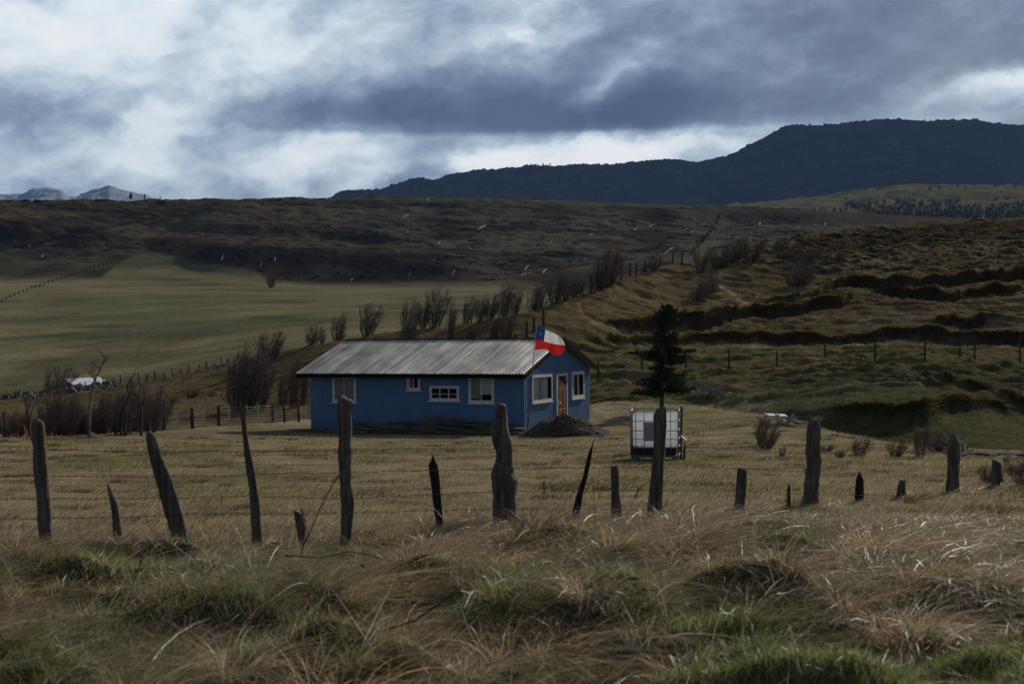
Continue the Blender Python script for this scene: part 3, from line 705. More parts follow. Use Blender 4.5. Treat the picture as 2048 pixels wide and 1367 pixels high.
def window(face, u0, u1, z0, z1, cols, curt, frame_m, trim=.085, label=None, sill=True, sash=M_white, split=None):
    """u runs along the wall; the unit stands a few centimetres proud of the cladding"""
    def pt(u, o, z): return (u, -o, z) if face == 'f' else (o, u, z)
    def bb(mb, ua, ub, oa, ob, za, zb):
        a_, b_ = pt(ua, oa, za), pt(ub, ob, zb); return mb.bb(a_[0], b_[0], a_[1], b_[1], za, zb)
    mb = MB(); o0, o1 = .004, .055
    bb(mb, u0, u1, o0, o1, z1 - trim, z1); bb(mb, u0, u1, o0, o1, z0, z0 + trim)
    bb(mb, u0, u0 + trim, o0, o1 - .001, z0 + trim, z1 - trim); bb(mb, u1 - trim, u1, o0, o1 - .001, z0 + trim, z1 - trim)
    w = mb.build('window', frame_m, house, bevel=.004)
    if label: w['label'] = label
    ia, ib, ja, jb = u0 + trim, u1 - trim, z0 + trim, z1 - trim
    s = MB(); f_ = .032
    bb(s, ia, ib, .024, .046, jb - f_, jb); bb(s, ia, ib, .024, .046, ja, ja + f_)
    cuts = [ia + (ib - ia) * k / cols for k in range(cols + 1)]
    if split: cuts = [ia, ia + (ib - ia) * split, ib]
    for k, c_ in enumerate(cuts):
        lo = c_ if k == 0 else (c_ - f_ if k == len(cuts) - 1 else c_ - f_ * .6); hi = lo + (f_ if k in (0, len(cuts) - 1) else f_ * 1.2)
        bb(s, lo, hi, .024, .047, ja + f_, jb - f_)
    s.build('sash', sash, w)
    gl = MB(); gl.poly([pt(ia, .031, ja), pt(ib, .031, ja), pt(ib, .031, jb), pt(ia, .031, jb)]); gl.build('pane', M_glass, w)
    bkp = MB(); bb(bkp, ia, ib, .0205, .0215, ja, jb); bkp.build('dark_room', M_black, w)
    for (ca, cb, za, zb, mt_) in curt:
        A_, B_ = ia + (ib - ia) * ca, ia + (ib - ia) * cb; Z0_, Z1_ = ja + (jb - ja) * za, ja + (jb - ja) * zb
        n = 28; q = []
        for k in range(n + 1):
            uu = A_ + (B_ - A_) * k / n; o_ = .0255 + .0022 * math.sin(k * 1.9) + .001 * math.sin(k * 5.1)
            q.append((pt(uu, o_, Z0_), pt(uu, o_, Z1_)))
        cm = MB(); cm.add([v for pr in q for v in pr], [(2 * i, 2 * i + 2, 2 * i + 3, 2 * i + 1) for i in range(n)])
        cm.build('curtain', mt_, w)
    if sill:
        sm = MB(); bb(sm, u0 - .04, u1 + .04, .004, .085, z0 - .045, z0 + .004); sm.build('sill', frame_m, w)
    return w
def fwin(xa, xb, ya, yb, *a_, **k_):
    l = hf(xa, yb); r = hf(xb, ya); l2 = hf(xa, ya)
    return window('f', l[0], r[0], (l[2] + hf(xb, yb)[2]) / 2, (r[2] + l2[2]) / 2, *a_, **k_)
fwin(666, 713, 750.5, 804, 2, [(0, 1, 0, 1, M_curtain_g)], M_white, label='two-pane window with grey curtains behind the tall post')
fwin(815, 841, 750.5, 780, 2, [(0, .3, 0, 1, M_curtain_g)], M_white, .07, label='smallest window, high under the eaves')
fwin(860, 919, 771, 801, 3, [(0, 1, .35, .5, M_curtain_g)], M_white, .075, label='low wide window with three panes')
fwin(938, 989, 751, 806, 2, [(.42, 1, .28, 1, M_curtain), (0, .42, .1, 1, M_curtain_g)], M_white, label='window with a half drawn white curtain')
def gwin(xa, xb, top, bot, *a_, **k_):
    l = hg(xa, top); r = hg(xb, top); b_ = hg(xa, bot)
    return window('g', l[1], r[1], b_[2], l[2], *a_, **k_)
gwin(1062.3, 1102.5, 750.7, 806, 2, [(.0, .56, 0, 1, M_curtain), (.5, .8, 0, 1, M_curtain)], M_white, .10, sash=M_red_wood, label='gable window with parted white curtains in a red-brown sash', split=.42)
gwin(1142, 1166.5, 743.2, 797.5, 2, [(0, .25, 0, 1, M_curtain_g), (.42, .62, .0, 1, M_curtain)], M_white, .10, label='narrow gable window right of the door')
# door
l = hg(1111.3, 747.2); r = hg(1133, 745.8); ya, yb, zt_ = l[1], r[1], l[2]
dm = MB(); tr = .095
dm.bb(.004, .05, ya, ya + tr, 0.0, zt_ - tr); dm.bb(.004, .05, yb - tr, yb, 0.0, zt_ - tr); dm.bb(.004, .051, ya, yb, zt_ - tr, zt_)
dm.build('door_frame', M_white, house, bevel=.004)
da, db, d1 = ya + tr + .005, yb - tr - .005, zt_ - tr - .005
door = MB().bb(.026, .040, da, db, .02, d1).build('door', M_door, house); W = db - da
for (a0, a1, b0, b1) in ((.12, .46, .10, .36), (.54, .88, .10, .36), (.12, .46, .41, .74), (.54, .88, .41, .74)):
    MB().bb(.041, .050, da + W * a0, da + W * a1, .02 + (d1 - .02) * b0, .02 + (d1 - .02) * b1).build('door_panel', M_doorp, door, bevel=.006)
fan = MB(); cy = (da + db) / 2; cz = .02 + (d1 - .02) * .82; rr = W * .40
for k in range(4):
    a0 = math.pi * (k + .12) / 4; a1 = math.pi * (k + .88) / 4; vs = []
    for (q, rad) in ((a0, .3), (a1, .3), (a1, 1), ((a0 + a1) / 2, 1.04), (a0, 1)):
        vs.append((.0435, cy - math.cos(q) * rr * rad, cz + math.sin(q) * rr * rad * 1.1))
    fan.poly(vs)
fan.build('fanlight', M_glass if False else M_black, door)
hd = MB().bb(.042, .056, da + .03, da + .11, .93, 1.18); hd.tube([(.056, da + .07, 1.06), (.10, da + .07, 1.06), (.10, da + .17, 1.06)], .012, 6)
hd.build('door_handle', M_metal, door)
MB().bb(.004, .05, ya - .16, ya - .02, zt_ - .12, zt_ - .03).build('wall_lamp', simple('brass', (.25, .17, .05), .5), house)
MB().bb(.004, .50, ya - .15, yb + .15, -.30, -.02).build('door_step', M_gravel, house)

# ------------------------------------------------------------------ flag and flagpole
def on_yard(px, py): return find_ground(px, py, 17, 66)
pole_y = 52.9
pb = P(1052.5, 867, pole_y); pt_ = P(1073, 643, pole_y + .1); pb.z = Hs(pb.x, pb.y) - .2
pole = MB()
pole.tube([pb - pb, (pt_ - pb) * .5 + Vector((.015, 0, 0)), pt_ - pb], [.024, .019, .013], 8)
po = pole.build('flagpole', simple('pole_wood', (.17, .155, .14), .8), None, smooth=True); po.location = pb
tag(po, 'thin leaning flagpole at the near corner of the blue house', 'flagpole')
Zo = lambda x, y: (1020 + x / 4.2725, 620 + y / 4.2725)
tops = [Zo(*q) for q in ((235, 138), (270, 150), (303, 167), (345, 184), (385, 202), (420, 222), (445, 244), (470, 298))]
mids = [Zo(*q) for q in ((222, 250), (256, 257), (290, 265), (325, 275), (360, 285), (400, 292), (438, 297), (472, 302))]
bots = [Zo(*q) for q in ((213, 342), (245, 338), (280, 333), (315, 337), (345, 362), (385, 386), (430, 382), (482, 332))]
def pl(pts, s):
    k = min(int(s * 7), 6); f = s * 7 - k
    return (pts[k][0] * (1 - f) + pts[k + 1][0] * f, pts[k][1] * (1 - f) + pts[k + 1][1] * f)
fc = P(*tops[0], pole_y)
def fp(s, t_, off=0.0):
    a_, b_, c_ = pl(tops, s), pl(mids, s), pl(bots, s)
    q = (a_[0] + (b_[0] - a_[0]) * t_ * 2, a_[1] + (b_[1] - a_[1]) * t_ * 2) if t_ < .5 else (b_[0] + (c_[0] - b_[0]) * (t_ * 2 - 1), b_[1] + (c_[1] - b_[1]) * (t_ * 2 - 1))
    yd = pole_y + .10 * math.sin(s * 8.5 + t_ * 2.2) * s ** .6 + .03 * math.sin(s * 17 - t_ * 5) * s + off
    return P(q[0], q[1], yd) - fc
flag = empty('flag', fc, 'red white and blue flag with one star blowing above the gable', 'flag')
flag_w = cloth_mat('flag_white', (.72, .72, .72), .45); flag_r = cloth_mat('flag_red', (.50, .022, .028), .45); flag_b = cloth_mat('flag_blue', (.018, .045, .22), .35)
def patch(name, s0, s1, t0, t1, mat, ns=24, nt=10, ragged=False):
    mb = MB(); vs = []
    for i in range(ns + 1):
        for j in range(nt + 1):
            s = s0 + (s1 - s0) * i / ns
            if ragged and i == ns: s -= .035 * random.random()
            vs.append(fp(s, t0 + (t1 - t0) * j / nt))
    fs = [(i * (nt + 1) + j, i * (nt + 1) + j + 1, (i + 1) * (nt + 1) + j + 1, (i + 1) * (nt + 1) + j) for i in range(ns) for j in range(nt)]
    return mb.add(vs, fs).build(name, mat, flag, smooth=True)
patch('blue_canton', 0, 2 / 7, 0, .5, flag_b, 10); patch('white_stripe', 2 / 7, 1, 0, .5, flag_w, ragged=True); patch('red_stripe', 0, 1, .5, 1, flag_r, 34, ragged=True)
stm = MB()
for off in (-.015, .015):
    vs = []
    for k in range(10):
        r_ = 1.0 if k % 2 == 0 else .42; a_ = math.pi / 2 + k * math.pi / 5
        vs.append(fp(.125 + r_ * .062 * math.cos(a_) * 1.05, .26 - r_ * .115 * math.sin(a_), off))
    vs.append(fp(.125, .26, off)); n = len(stm.v)
    stm.add(vs, [(10, k, (k + 1) % 10) for k in range(10)])
stm.build('star', flag_w, flag)

# ------------------------------------------------------------------ things in the yard
def heap(name, mat, px, py, D, rx, ry, h, seed, lab, cat, amp=.08, n=60, skew=0.0):
    c = on_ground(px, D); xs = np.linspace(-1.25, 1.25, n); X_, Y_ = np.meshgrid(xs, xs, indexing='ij')
    r_ = np.hypot(X_, Y_); hh = h * np.clip(1 - r_, 0, 1) ** .85 * (1 + skew * X_)
    hh = hh + amp * fbm(X_ * 3 + seed, Y_ * 3, 5, .65) * np.clip(1.15 - r_, 0, 1) - .05 - .25 * np.clip(r_ - 1, 0, 1)
    gx, gy = c.x + X_ * rx, c.y + Y_ * ry
    gz = H(gx.ravel(), gy.ravel()).reshape(gx.shape) + hh - c.z
    Vv = np.stack([(X_ * rx).ravel(), (Y_ * ry).ravel(), gz.ravel()], 1)
    a = (np.arange(n - 1)[:, None] * n + np.arange(n - 1)[None, :]).ravel()
    o = mesh_np(name, Vv, np.stack([a, a + n, a + n + 1, a + 1], 1), mat, smooth=False); o.location = c
    return tag(o, lab, cat)
gh = heap('gravel_heap', M_gravel, 1128, 835, 51.4, 1.85, 1.3, .90, 3, 'dark heap of gravel in front of the brown door', 'gravel heap', .10)
rubble = heap('rubble_heap', M_stone, 1180, 850, 53.4, .55, .5, .36, 9, 'small heap of rubble right of the gravel heap', 'rubble heap', .16, 40)
def rock_mesh(name, mat, r_, seed, sx=1.0, sy=1.0, sz=.7):
    mb = MB(); n, m_ = 9, 6; rr = random.Random(seed); ph = [rr.random() * 6 for _ in range(6)]
    vs = []
    for i in range(m_ + 1):
        th = math.pi * i / m_
        for k in range(n):
            a_ = 2 * math.pi * k / n
            q = r_ * (1 + .22 * math.sin(2 * a_ + ph[0] + th) + .16 * math.sin(3 * a_ + ph[1]) * math.sin(2 * th + ph[2]) + .1 * math.sin(5 * a_ + 3 * th + ph[3]))
            vs.append((q * math.sin(th) * math.cos(a_) * sx, q * math.sin(th) * math.sin(a_) * sy, q * math.cos(th) * sz))
    fs = [(i * n + k, i * n + (k + 1) % n, (i + 1) * n + (k + 1) % n, (i + 1) * n + k) for i in range(m_) for k in range(n)]
    return mb.add(vs, fs).build(name, mat)
M_white_stone = simple('white_stone', (.42, .41, .40), .8, .5, 10)
rk = rock_mesh('stone', M_white_stone, .075, 4); rk.location = on_ground(552, 14.6) + Vector((0, 0, .04)); tag(rk, 'pale mottled stone lying in the yard grass near the short broken stake', 'stone')
# weathered planks stacked against the long wall
def hl(x, y, z=0): return HC + ex * x + ey * y + Vector((0, 0, z))
pk = 0; prof = [(-9.2, .05), (-8.3, .05), (-7.4, .12), (-6.6, .38), (-5.9, .34), (-5.0, .47), (-4.2, .36), (-3.2, .66), (-2.4, .47), (-1.5, .47), (-.7, .32)]
for lay in range(8):
    for i, (xc, hh) in enumerate(prof):
        for row in range(2):
            zc = .04 + lay * .085
            if zc > hh or (lay > 2 and row == 1 and i % 2): continue
            L_ = random.uniform(.9, 1.9); mb = MB()
            R_ = Matrix.Rotation(random.uniform(-.07, .07), 3, 'Z') @ Matrix.Rotation(random.uniform(-.07, .07), 3, 'Y') @ Matrix.Rotation(random.uniform(-.15, .15), 3, 'X')
            mb.box((0, 0, 0), (L_, random.uniform(.14, .24), random.uniform(.03, .06)), R_)
            o = mb.build('plank', M_plank)
            p_ = hl(xc + random.uniform(-.35, .35), -.32 - .42 * row + random.uniform(-.05, .05))
            p_.z = Hs(p_.x, p_.y) + zc + .02
            o.location = p_; o.rotation_euler = (0, 0, -TH)
            tag(o, 'weathered grey plank in the low stack along the long blue wall', 'plank', 'planks stacked along the long wall of the house'); pk += 1

# ------------------------------------------------------------------ caged water tank
tk = on_ground(1309, 33.6); tk.z = P(1309, 921, 33.1).z
tank = empty('water_tank', tk, 'square white plastic water tank in a metal cage on a pallet', 'water tank', rz=math.radians(-9))
tw, td, thh = 1.10, .96, 1.15
MB().bb(-tw / 2 + .05, tw / 2 - .04, -td / 2 + .03, td / 2 - .03, .30, thh - .03).build('container', M_tank, tank, bevel=.07)
MB().bb(-tw / 2 + .045, tw / 2 - .045, -td / 2 + .025, td / 2 - .025, .125, .298).build('base_liner', M_blackp, tank, bevel=.01)
cg = MB(); r_ = .010
xs_ = [-tw / 2, -tw / 2 + .12, -tw / 2 + .32, -tw / 2 + .54, tw / 2 - .38, tw / 2 - .17, tw / 2]
for x_ in xs_:
    for y_ in (-td / 2, td / 2): cg.tube([(x_, y_, .10), (x_, y_, thh)], r_, 6)
for y_ in np.linspace(-td / 2, td / 2, 6)[1:-1]:
    for x_ in (-tw / 2, tw / 2): cg.tube([(x_, y_, .10), (x_, y_, thh)], r_, 6)
for z_ in (.12, .32, .50, .70, .92, thh):
    rr = r_ * (1.5 if z_ == thh else 1.0); o_ = .012
    cg.tube([(-tw / 2 - o_, -td / 2 - o_, z_), (tw / 2 + o_, -td / 2 - o_, z_)], rr, 6); cg.tube([(-tw / 2 - o_, td / 2 + o_, z_), (tw / 2 + o_, td / 2 + o_, z_)], rr, 6)
    cg.tube([(-tw / 2 - o_, -td / 2 - o_, z_), (-tw / 2 - o_, td / 2 + o_, z_)], rr, 6); cg.tube([(tw / 2 + o_, -td / 2 - o_, z_), (tw / 2 + o_, td / 2 + o_, z_)], rr, 6)
cg.build('cage', M_galv, tank, smooth=True)
MB().bb(-tw / 2 + .30, tw / 2 - .34, -td / 2 - .030, -td / 2 - .024, .46, .90).build('plate', M_label, tank)
pm = MB(); pm.bb(-tw / 2, tw / 2, -td / 2, td / 2, .075, .118)
for x_ in (-tw / 2 + .08, 0, tw / 2 - .08):
    for y_ in (-td / 2 + .08, td / 2 - .08): pm.bb(x_ - .07, x_ + .07, y_ - .07, y_ + .07, -.05, .074)
pm.build('pallet', M_pallet, tank, bevel=.008)
MB().tube([(tw / 2 - .35, 0, thh - .03), (tw / 2 - .35, 0, thh + .015)], .08, 14).build('cap', M_blackp, tank)

# ------------------------------------------------------------------ low white roofed shed on the valley floor
shed_c = P(176, 778, 196); 
shed = empty('shed', shed_c, 'low shed with a pale metal roof beyond the row of bare bushes', 'shed')
M_shedroof = simple('pale_roof', (.74, .78, .84), .45, .1, 3, metal=.2); M_shedwall = simple('shed_wall', (.16, .17, .18), .8)
A_, B_, C_, D_ = (P(129, 757.5, 204), P(197, 753.0, 206), P(224, 765.5, 196), P(151, 771.5, 194))
zg = shed_c.z - 1.0
MB().add([q - shed_c + Vector((0, 0, o_)) for o_ in (0, -.12) for q in (A_, B_, C_, D_)], [(0, 3, 2, 1), (4, 5, 6, 7), (0, 1, 5, 4), (1, 2, 6, 5), (2, 3, 7, 6), (3, 0, 4, 7)]).build('roof', M_shedroof, shed)
ins = [(q + ((A_ + B_ + C_ + D_) / 4 - q) * .06) for q in (A_, B_, C_, D_)]
MB().add([q - shed_c - Vector((0, 0, .13)) for q in ins] + [Vector((q.x, q.y, zg)) - shed_c for q in ins], [(0, 1, 5, 4), (1, 2, 6, 5), (2, 3, 7, 6), (3, 0, 4, 7)]).build('wall', M_shedwall, shed)
# ------------------------------------------------------------------ fences
def Dfence(px): return float(np.interp(px, [-200, 0, 690, 1320, 1620, 1905, 2048, 2300], [11.3, 11.8, 13.2, 15.6, 18, 21, 22.5, 25]))
FR = P(1024, 1060, Dfence(1024))
fence = empty('barbed_wire_fence', FR, 'old fence of crooked split posts and rusty barbed wire across the foreground', 'fence')
def split_post(prof, D, mat, seed, label, name='post', parent=None, org=None, sharp=False):
    """prof: (row, left px, right px) down the post; an uneven, split, tapering log"""
    rr = random.Random(seed); n = 12; ph = [rr.random() * 6.28 for _ in range(6)]
    rows = []; prof = sorted(prof); r0, r1 = prof[0][0], prof[-1][0]
    # carry the post down into the ground
    dxl = (prof[-1][1] - prof[-2][1]) / (prof[-1][0] - prof[-2][0]); dxr = (prof[-1][2] - prof[-2][2]) / (prof[-1][0] - prof[-2][0])
    dxl = max(-.3, min(.3, dxl)); dxr = max(-.3, min(.3, dxr)); ext = 70 * 13.0 / D
    prof = prof + [(r1 + ext, prof[-1][1] + dxl * ext, prof[-1][2] + dxr * ext)]
    N = max(10, int((r1 + ext - r0) / 7)); vs = []
    for i in range(N + 1):
        row = r0 + (r1 + ext - r0) * i / N
        xl = np.interp(row, [p[0] for p in prof], [p[1] for p in prof]); xr = np.interp(row, [p[0] for p in prof], [p[2] for p in prof])
        c = P((xl + xr) / 2, row, D); w = (xr - xl) / 2 / F * D
        jag = 1 + .05 * rr.uniform(-1, 1)
        for k in range(n):
            a_ = 2 * math.pi * k / n
            q = w * jag * (1 + .10 * math.sin(3 * a_ + ph[0] + i * .12) + .06 * math.sin(5 * a_ + ph[1] - i * .3) + .05 * math.sin(2 * a_ + ph[2] + i * .5)) 
            p = c + Vector((math.cos(a_) * w * (q / w), math.sin(a_) * q * .85, 0))
            if i == 0: p.z += w * (.35 * math.sin(a_ + ph[3]) + .2 * math.sin(3 * a_ + ph[4]))
            vs.append(p - org)
    topc = P((prof[0][1] + prof[0][2]) / 2, r0 - (1 if sharp else 2.0), D) - org; vs.append(topc)
    fs = [(i * n + k, (i + 1) * n + k, (i + 1) * n + (k + 1) % n, i * n + (k + 1) % n) for i in range(N) for k in range(n)]
    fs += [(len(vs) - 1, k, (k + 1) % n) for k in range(n)]
    o = MB().add(vs, fs).build(name, mat, parent, smooth=True)
    if label: o['label'] = label
    return o
POSTS = [
 (0, 'thick round-topped post nearest the left edge', [(840, 70, 84), (848, 65, 88), (870, 63.5, 90.5), (884, 64, 91), (892, 67, 92.5), (932, 68.5, 96), (960, 70, 97), (1003, 73, 100), (1059, 76, 104), (1105, 79, 107)]),
 (0, 'short pointed stake between the two left posts', [(967, 214, 216), (985, 216, 226), (1008, 220, 236), (1030, 224, 238), (1067, 226, 245)]),
 (0, 'thick split post leaning to the left', [(865, 292, 306), (875, 291, 312), (902, 294, 322), (930, 302, 332), (958, 311, 343), (1008, 326, 362), (1040, 335, 370), (1067, 343, 376)]),
 (0, 'tall thin tapering post left of the house', [(804, 479, 482), (825, 481, 488), (856, 484, 494), (900, 488, 502), (932, 493, 508), (958, 495, 513), (983, 498, 516), (1034, 500, 521), (1079, 503, 525)]),
 (0, 'short split stake beside the dead stalk', [(1024, 588, 603), (1054, 593, 612), (1074, 597, 611)]),
 (0, 'tall post in front of the left house window', [(797, 676, 704), (830, 676, 703), (870, 677.5, 705), (890, 677, 705), (896, 675, 709), (905, 676, 707), (930, 679, 703), (945, 679, 705), (960, 679, 703), (990, 680, 707), (1010, 682, 706), (1062, 680, 704)]),
 (1, 'dark jagged stake below the house wall', [(908, 865, 867), (920, 863, 870), (926, 857, 874), (932, 857, 876), (958, 861, 879), (1008, 867, 884), (1036, 871, 886)]),
 (0, 'thickest crooked post with a knee', [(809, 992, 1014), (833, 988, 1016), (851, 984, 1016), (868, 985, 1019), (884, 988, 1025), (901, 991, 1027), (915, 991, 1026), (930, 987, 1024), (945, 982, 1025), (955, 982, 1030), (962, 983, 1034), (1003, 983, 1033), (1054, 984, 1034)]),
 (1, 'thin black pointed stake leaning to the right', [(879, 1187.5, 1188.5), (895, 1181, 1186), (909, 1176, 1184), (952, 1166, 1176), (990, 1153, 1166), (1023, 1145, 1160), (1056, 1138, 1154)]),
 (0, 'short stump post left of the tank', [(933, 1220, 1236), (965, 1222, 1238), (985, 1221, 1239), (1003, 1222, 1242), (1036, 1223, 1243)]),
 (0, 'tall post in front of the water tank', [(815, 1312, 1332), (838, 1308, 1332), (901, 1308, 1331), (932, 1305, 1328), (978, 1300, 1328), (1016, 1295, 1325), (1049, 1295, 1321)]),
 (0, 'short square-topped post right of the tank', [(937, 1474, 1493), (960, 1472.5, 1493), (983, 1471, 1492), (1028, 1468, 1487), (1053, 1468, 1489)]),
 (0, 'tall thick round-topped post right of the tank', [(840, 1620, 1636), (846, 1617, 1640), (857, 1615, 1642), (904, 1612, 1642), (918, 1614, 1643), (927, 1615, 1643), (968, 1609, 1639), (1006, 1604, 1636), (1037, 1606, 1634)]),
 (1, 'short stake with a small pointed tip', [(944, 1717, 1720), (952, 1714, 1724), (957, 1712, 1727), (990, 1709.5, 1727), (1031, 1708.5, 1723)]),
 (0, 'shortest stump post in the dry grass', [(961, 1797, 1811), (975, 1794, 1811), (990, 1792, 1811), (1021, 1792, 1809)]),
 (0, 'tall pointed-topped post near the right edge', [(865, 1903, 1907), (875, 1898, 1914), (885, 1895, 1919), (908, 1894, 1920), (958, 1894, 1917), (1002, 1890, 1916)]),
 (0, 'short post nearest the right edge', [(922, 1985, 2003), (952, 1984, 2006), (985, 1983, 2003), (1015, 1982, 2001)]),
 (1, 'tiny dark stake tip in the grass', [(968, 1576, 1579), (978, 1574, 1581), (996, 1574, 1581)]),
]
for i, (ch, lab, pr) in enumerate(POSTS):
    pxm = (pr[len(pr) // 2][1] + pr[len(pr) // 2][2]) / 2
    split_post(pr, Dfence(pxm) + (.06 if i % 2 else 0), M_char if ch else M_post, 30 + i, lab, 'post', fence, FR, ch == 1)
WIRES = [
 [(-200, 905), (0, 903), (100, 898), (290, 903), (520, 902), (600, 901), (680, 898), (866, 898), (990, 897), (1118, 896), (1257, 891), (1310, 890), (1356, 891), (1460, 898), (1510, 901), (1612, 906), (1760, 900), (1900, 905), (2048, 908), (2300, 914)],
 [(-200, 950), (0, 951), (290, 953), (480, 951), (510, 947), (680, 945), (866, 940), (1000, 936), (1168, 935), (1310, 933), (1475, 936), (1620, 945), (1868, 949), (1990, 951), (2300, 956)],
 [(-200, 998), (0, 997), (317, 996), (505, 992), (690, 997), (870, 988), (1010, 982), (1220, 981), (1310, 979), (1475, 982), (1620, 987), (1800, 991), (1900, 990), (2048, 994), (2300, 998)],
 [(-200, 1040), (95, 1036), (290, 1033), (375, 1027), (500, 1027), (600, 1029), (690, 1025), (870, 1020), (1000, 1017), (1220, 1018), (1310, 1020), (1475, 1028), (1630, 1024), (1800, 1012), (2048, 1018), (2300, 1020)],
]
for wi, wr in enumerate(WIRES):
    mb = MB(); pts = []
    xs_ = np.arange(-200, 2301, 14)
    for x_ in xs_:
        row = np.interp(x_, [w[0] for w in wr], [w[1] for w in wr]); D = Dfence(x_) - .12
        pts.append(P(x_, row + .8 * math.sin(x_ * .07 + wi), D) - FR)
    for sgn in (0, 1):
        q = [p + Vector((0, .0022 * math.cos(i * 2.2 + 3.14 * sgn), .0022 * math.sin(i * 2.2 + 3.14 * sgn))) for i, p in enumerate(pts)]
        mb.tube(q, .0016, 4, cap=False)
    for i in range(0, len(pts) - 1):
        a_, b_ = pts[i], pts[i + 1]; L_ = (b_ - a_).length; nb_ = max(1, int(L_ / .12))
        for k in range(nb_):
            c = a_.lerp(b_, (k + random.random() * .4) / nb_); th = random.uniform(0, 3.1)
            for s_ in (0, 1.4):
                dv = Vector((.25 * random.uniform(-1, 1), math.cos(th + s_), math.sin(th + s_))).normalized() * .017
                mb.tube([c - dv, c + dv], .0018, 3, cap=False)
    mb.build('barbed_wire', M_rust, fence)

def post_fence(name, label, posts, y0, y1, mat, wires=4, wmat=None, rad=.05, hscale=1.0, wr=.004, verts=False, glabel=None, gaps=(), extra=None):
    """posts: (px, top row, base row[, pale])"""
    g0 = find_ground(posts[0][0], posts[0][2], y0, y1); f = empty(name, g0, label, 'fence'); tops = []
    for i, p in enumerate(posts):
        b_ = find_ground(p[0], p[2], y0, y1); D = b_.y; tp = P(p[0] + (random.uniform(-1, 1) if not verts else 0), p[1], D)
        pale = len(p) > 3 and p[3]; rr = rad * (.75 if pale == 1 else (1.5 if pale == 2 else 1.0))
        mb = MB(); bz = Vector((b_.x, b_.y, b_.z - .25)); mid = bz.lerp(tp, .55) + Vector((random.uniform(-.02, .02), 0, 0))
        mb.tube([bz - g0, mid - g0, tp - g0], [rr * 1.1, rr, rr * .85], 7)
        o = mb.build('post', M_pale_post if pale == 1 else mat, f)
        if pale == 1: o['label'] = 'thin pale stake of the wire fence'
        tops.append((b_, tp))
    for w in range(0 if verts else wires):
        fr = .12 + .82 * (w + .5) / wires; mb = MB()
        for i in range(len(tops) - 1):
            if i in gaps: continue
            a_ = tops[i][0].lerp(tops[i][1], fr); b_ = tops[i + 1][0].lerp(tops[i + 1][1], fr)
            mid = a_.lerp(b_, .5) - Vector((0, 0, .015)); mb.tube([a_ - g0, mid - g0, b_ - g0], wr, 4, cap=False)
        mb.build('wire', wmat or M_wire, f)
    if verts:
        for i in range(len(tops) - 1):
            if i in gaps: continue
            mb = MB(); (a0, a1), (b0, b1) = tops[i], tops[i + 1]; n = max(1, int((b0 - a0).length / .30))
            for w in range(wires):
                fr = .12 + .82 * (w + .5) / wires; mb.tube([a0.lerp(a1, fr) - g0, b0.lerp(b1, fr) - g0], wr, 4, cap=False)
            for k in range(1, n):
                lo = a0.lerp(b0, k / n).lerp(a1.lerp(b1, k / n), .16); hi = a0.lerp(b0, k / n).lerp(a1.lerp(b1, k / n), .9)
                mb.tube([lo - g0, hi - g0], wr * .7, 3, cap=False)
            o = mb.build('wire_mesh', wmat or M_wire, f)
    return f
M_dkpost = simple('dark_post', (.060, .050, .042), .9, .4, 5)
M_gwire = simple('bright_wire', (.30, .285, .26), .7, .2)
post_fence('wire_mesh_fence', 'wire mesh fence with pale stakes left of the blue house', [(8, 822, 879, 0), (298, 841, 864, 1), (328, 824, 862, 0), (354, 819, 858, 1), (384, 816, 857, 2), (409, 814, 857, 1), (437, 810, 853, 2), (458, 808, 852, 1), (488, 809, 850, 0), (516, 807, 849, 1), (544, 806, 847, 2), (567, 806, 845, 0), (596, 807, 844, 0), (613, 810, 843, 1), (640, 808, 842, 0)],
           50, 70, M_dkpost, 6, M_gwire, .05, wr=.0038, verts=True, gaps=(0,))
post_fence('diagonal_fence', 'old post fence running down into the valley past the pale roofed shed', [(14, 783, 799), (20, 787, 798), (30, 785, 797), (39, 778, 796), (51, 782, 795), (68, 780, 792), (84, 779, 790), (88, 771, 789), (112, 768, 784), (139, 765, 783), (170, 762, 778), (189, 758, 776), (206, 754, 773), (213, 757, 772), (226, 756, 770), (241, 748, 769), (260, 752, 767), (277, 745, 766), (293, 748, 763), (309, 741, 762), (328, 745, 760), (344, 735, 758), (361, 736, 755), (377, 730, 751), (399, 729, 749), (412, 723, 745), (428, 726, 742), (442, 714, 739), (456, 717, 733), (476, 708, 728), (500, 703, 716), (517, 700, 711)],
           122, 210, M_dkpost, 3, M_dkpost, .075, wr=.012)
post_fence('hillside_fence', 'post and wire fence crossing the dark slumped hillside', [(1196, 722, 760), (1283, 706, 744), (1372, 700, 742), (1458, 698, 738), (1554, 703, 736), (1649, 684, 722), (1750, 677, 720), (1849, 679, 719), (1919, 690, 718), (1949, 680, 720), (2040, 690, 728), (2150, 698, 735)],
           78, 101, M_dkpost, 4, M_dkpost, .06, wr=.007)
post_fence('crest_fence', 'row of old posts climbing the spur behind the flag', [(1030, 668, 690), (1053.6, 643, 677), (1067, 634, 664), (1087, 616, 653), (1100, 607, 637), (1121, 591, 628), (1135, 581, 616), (1148, 573, 606), (1166, 561, 597), (1182, 553, 589), (1197.5, 550, 582), (1214, 537, 574), (1228, 540, 567), (1243, 526, 560), (1260, 526, 556), (1273, 525, 552), (1290, 520, 547), (1320, 515, 541), (1346, 506, 534), (1364, 506, 528), (1389, 502, 522)],
           82, 175, M_dkpost, 3, M_dkpost, .085, wr=.008)
# faint fence across the valley field
fp_ = []; 
for k in range(30):
    u = k / 29; fp_.append((4 + 246 * u, 604 - 86 * u ** .85 - 6, 604 - 86 * u ** .85))
post_fence('field_fence', 'faint distant fence crossing the green valley field', fp_, 300, 680, M_dkpost, 0, None, .20)
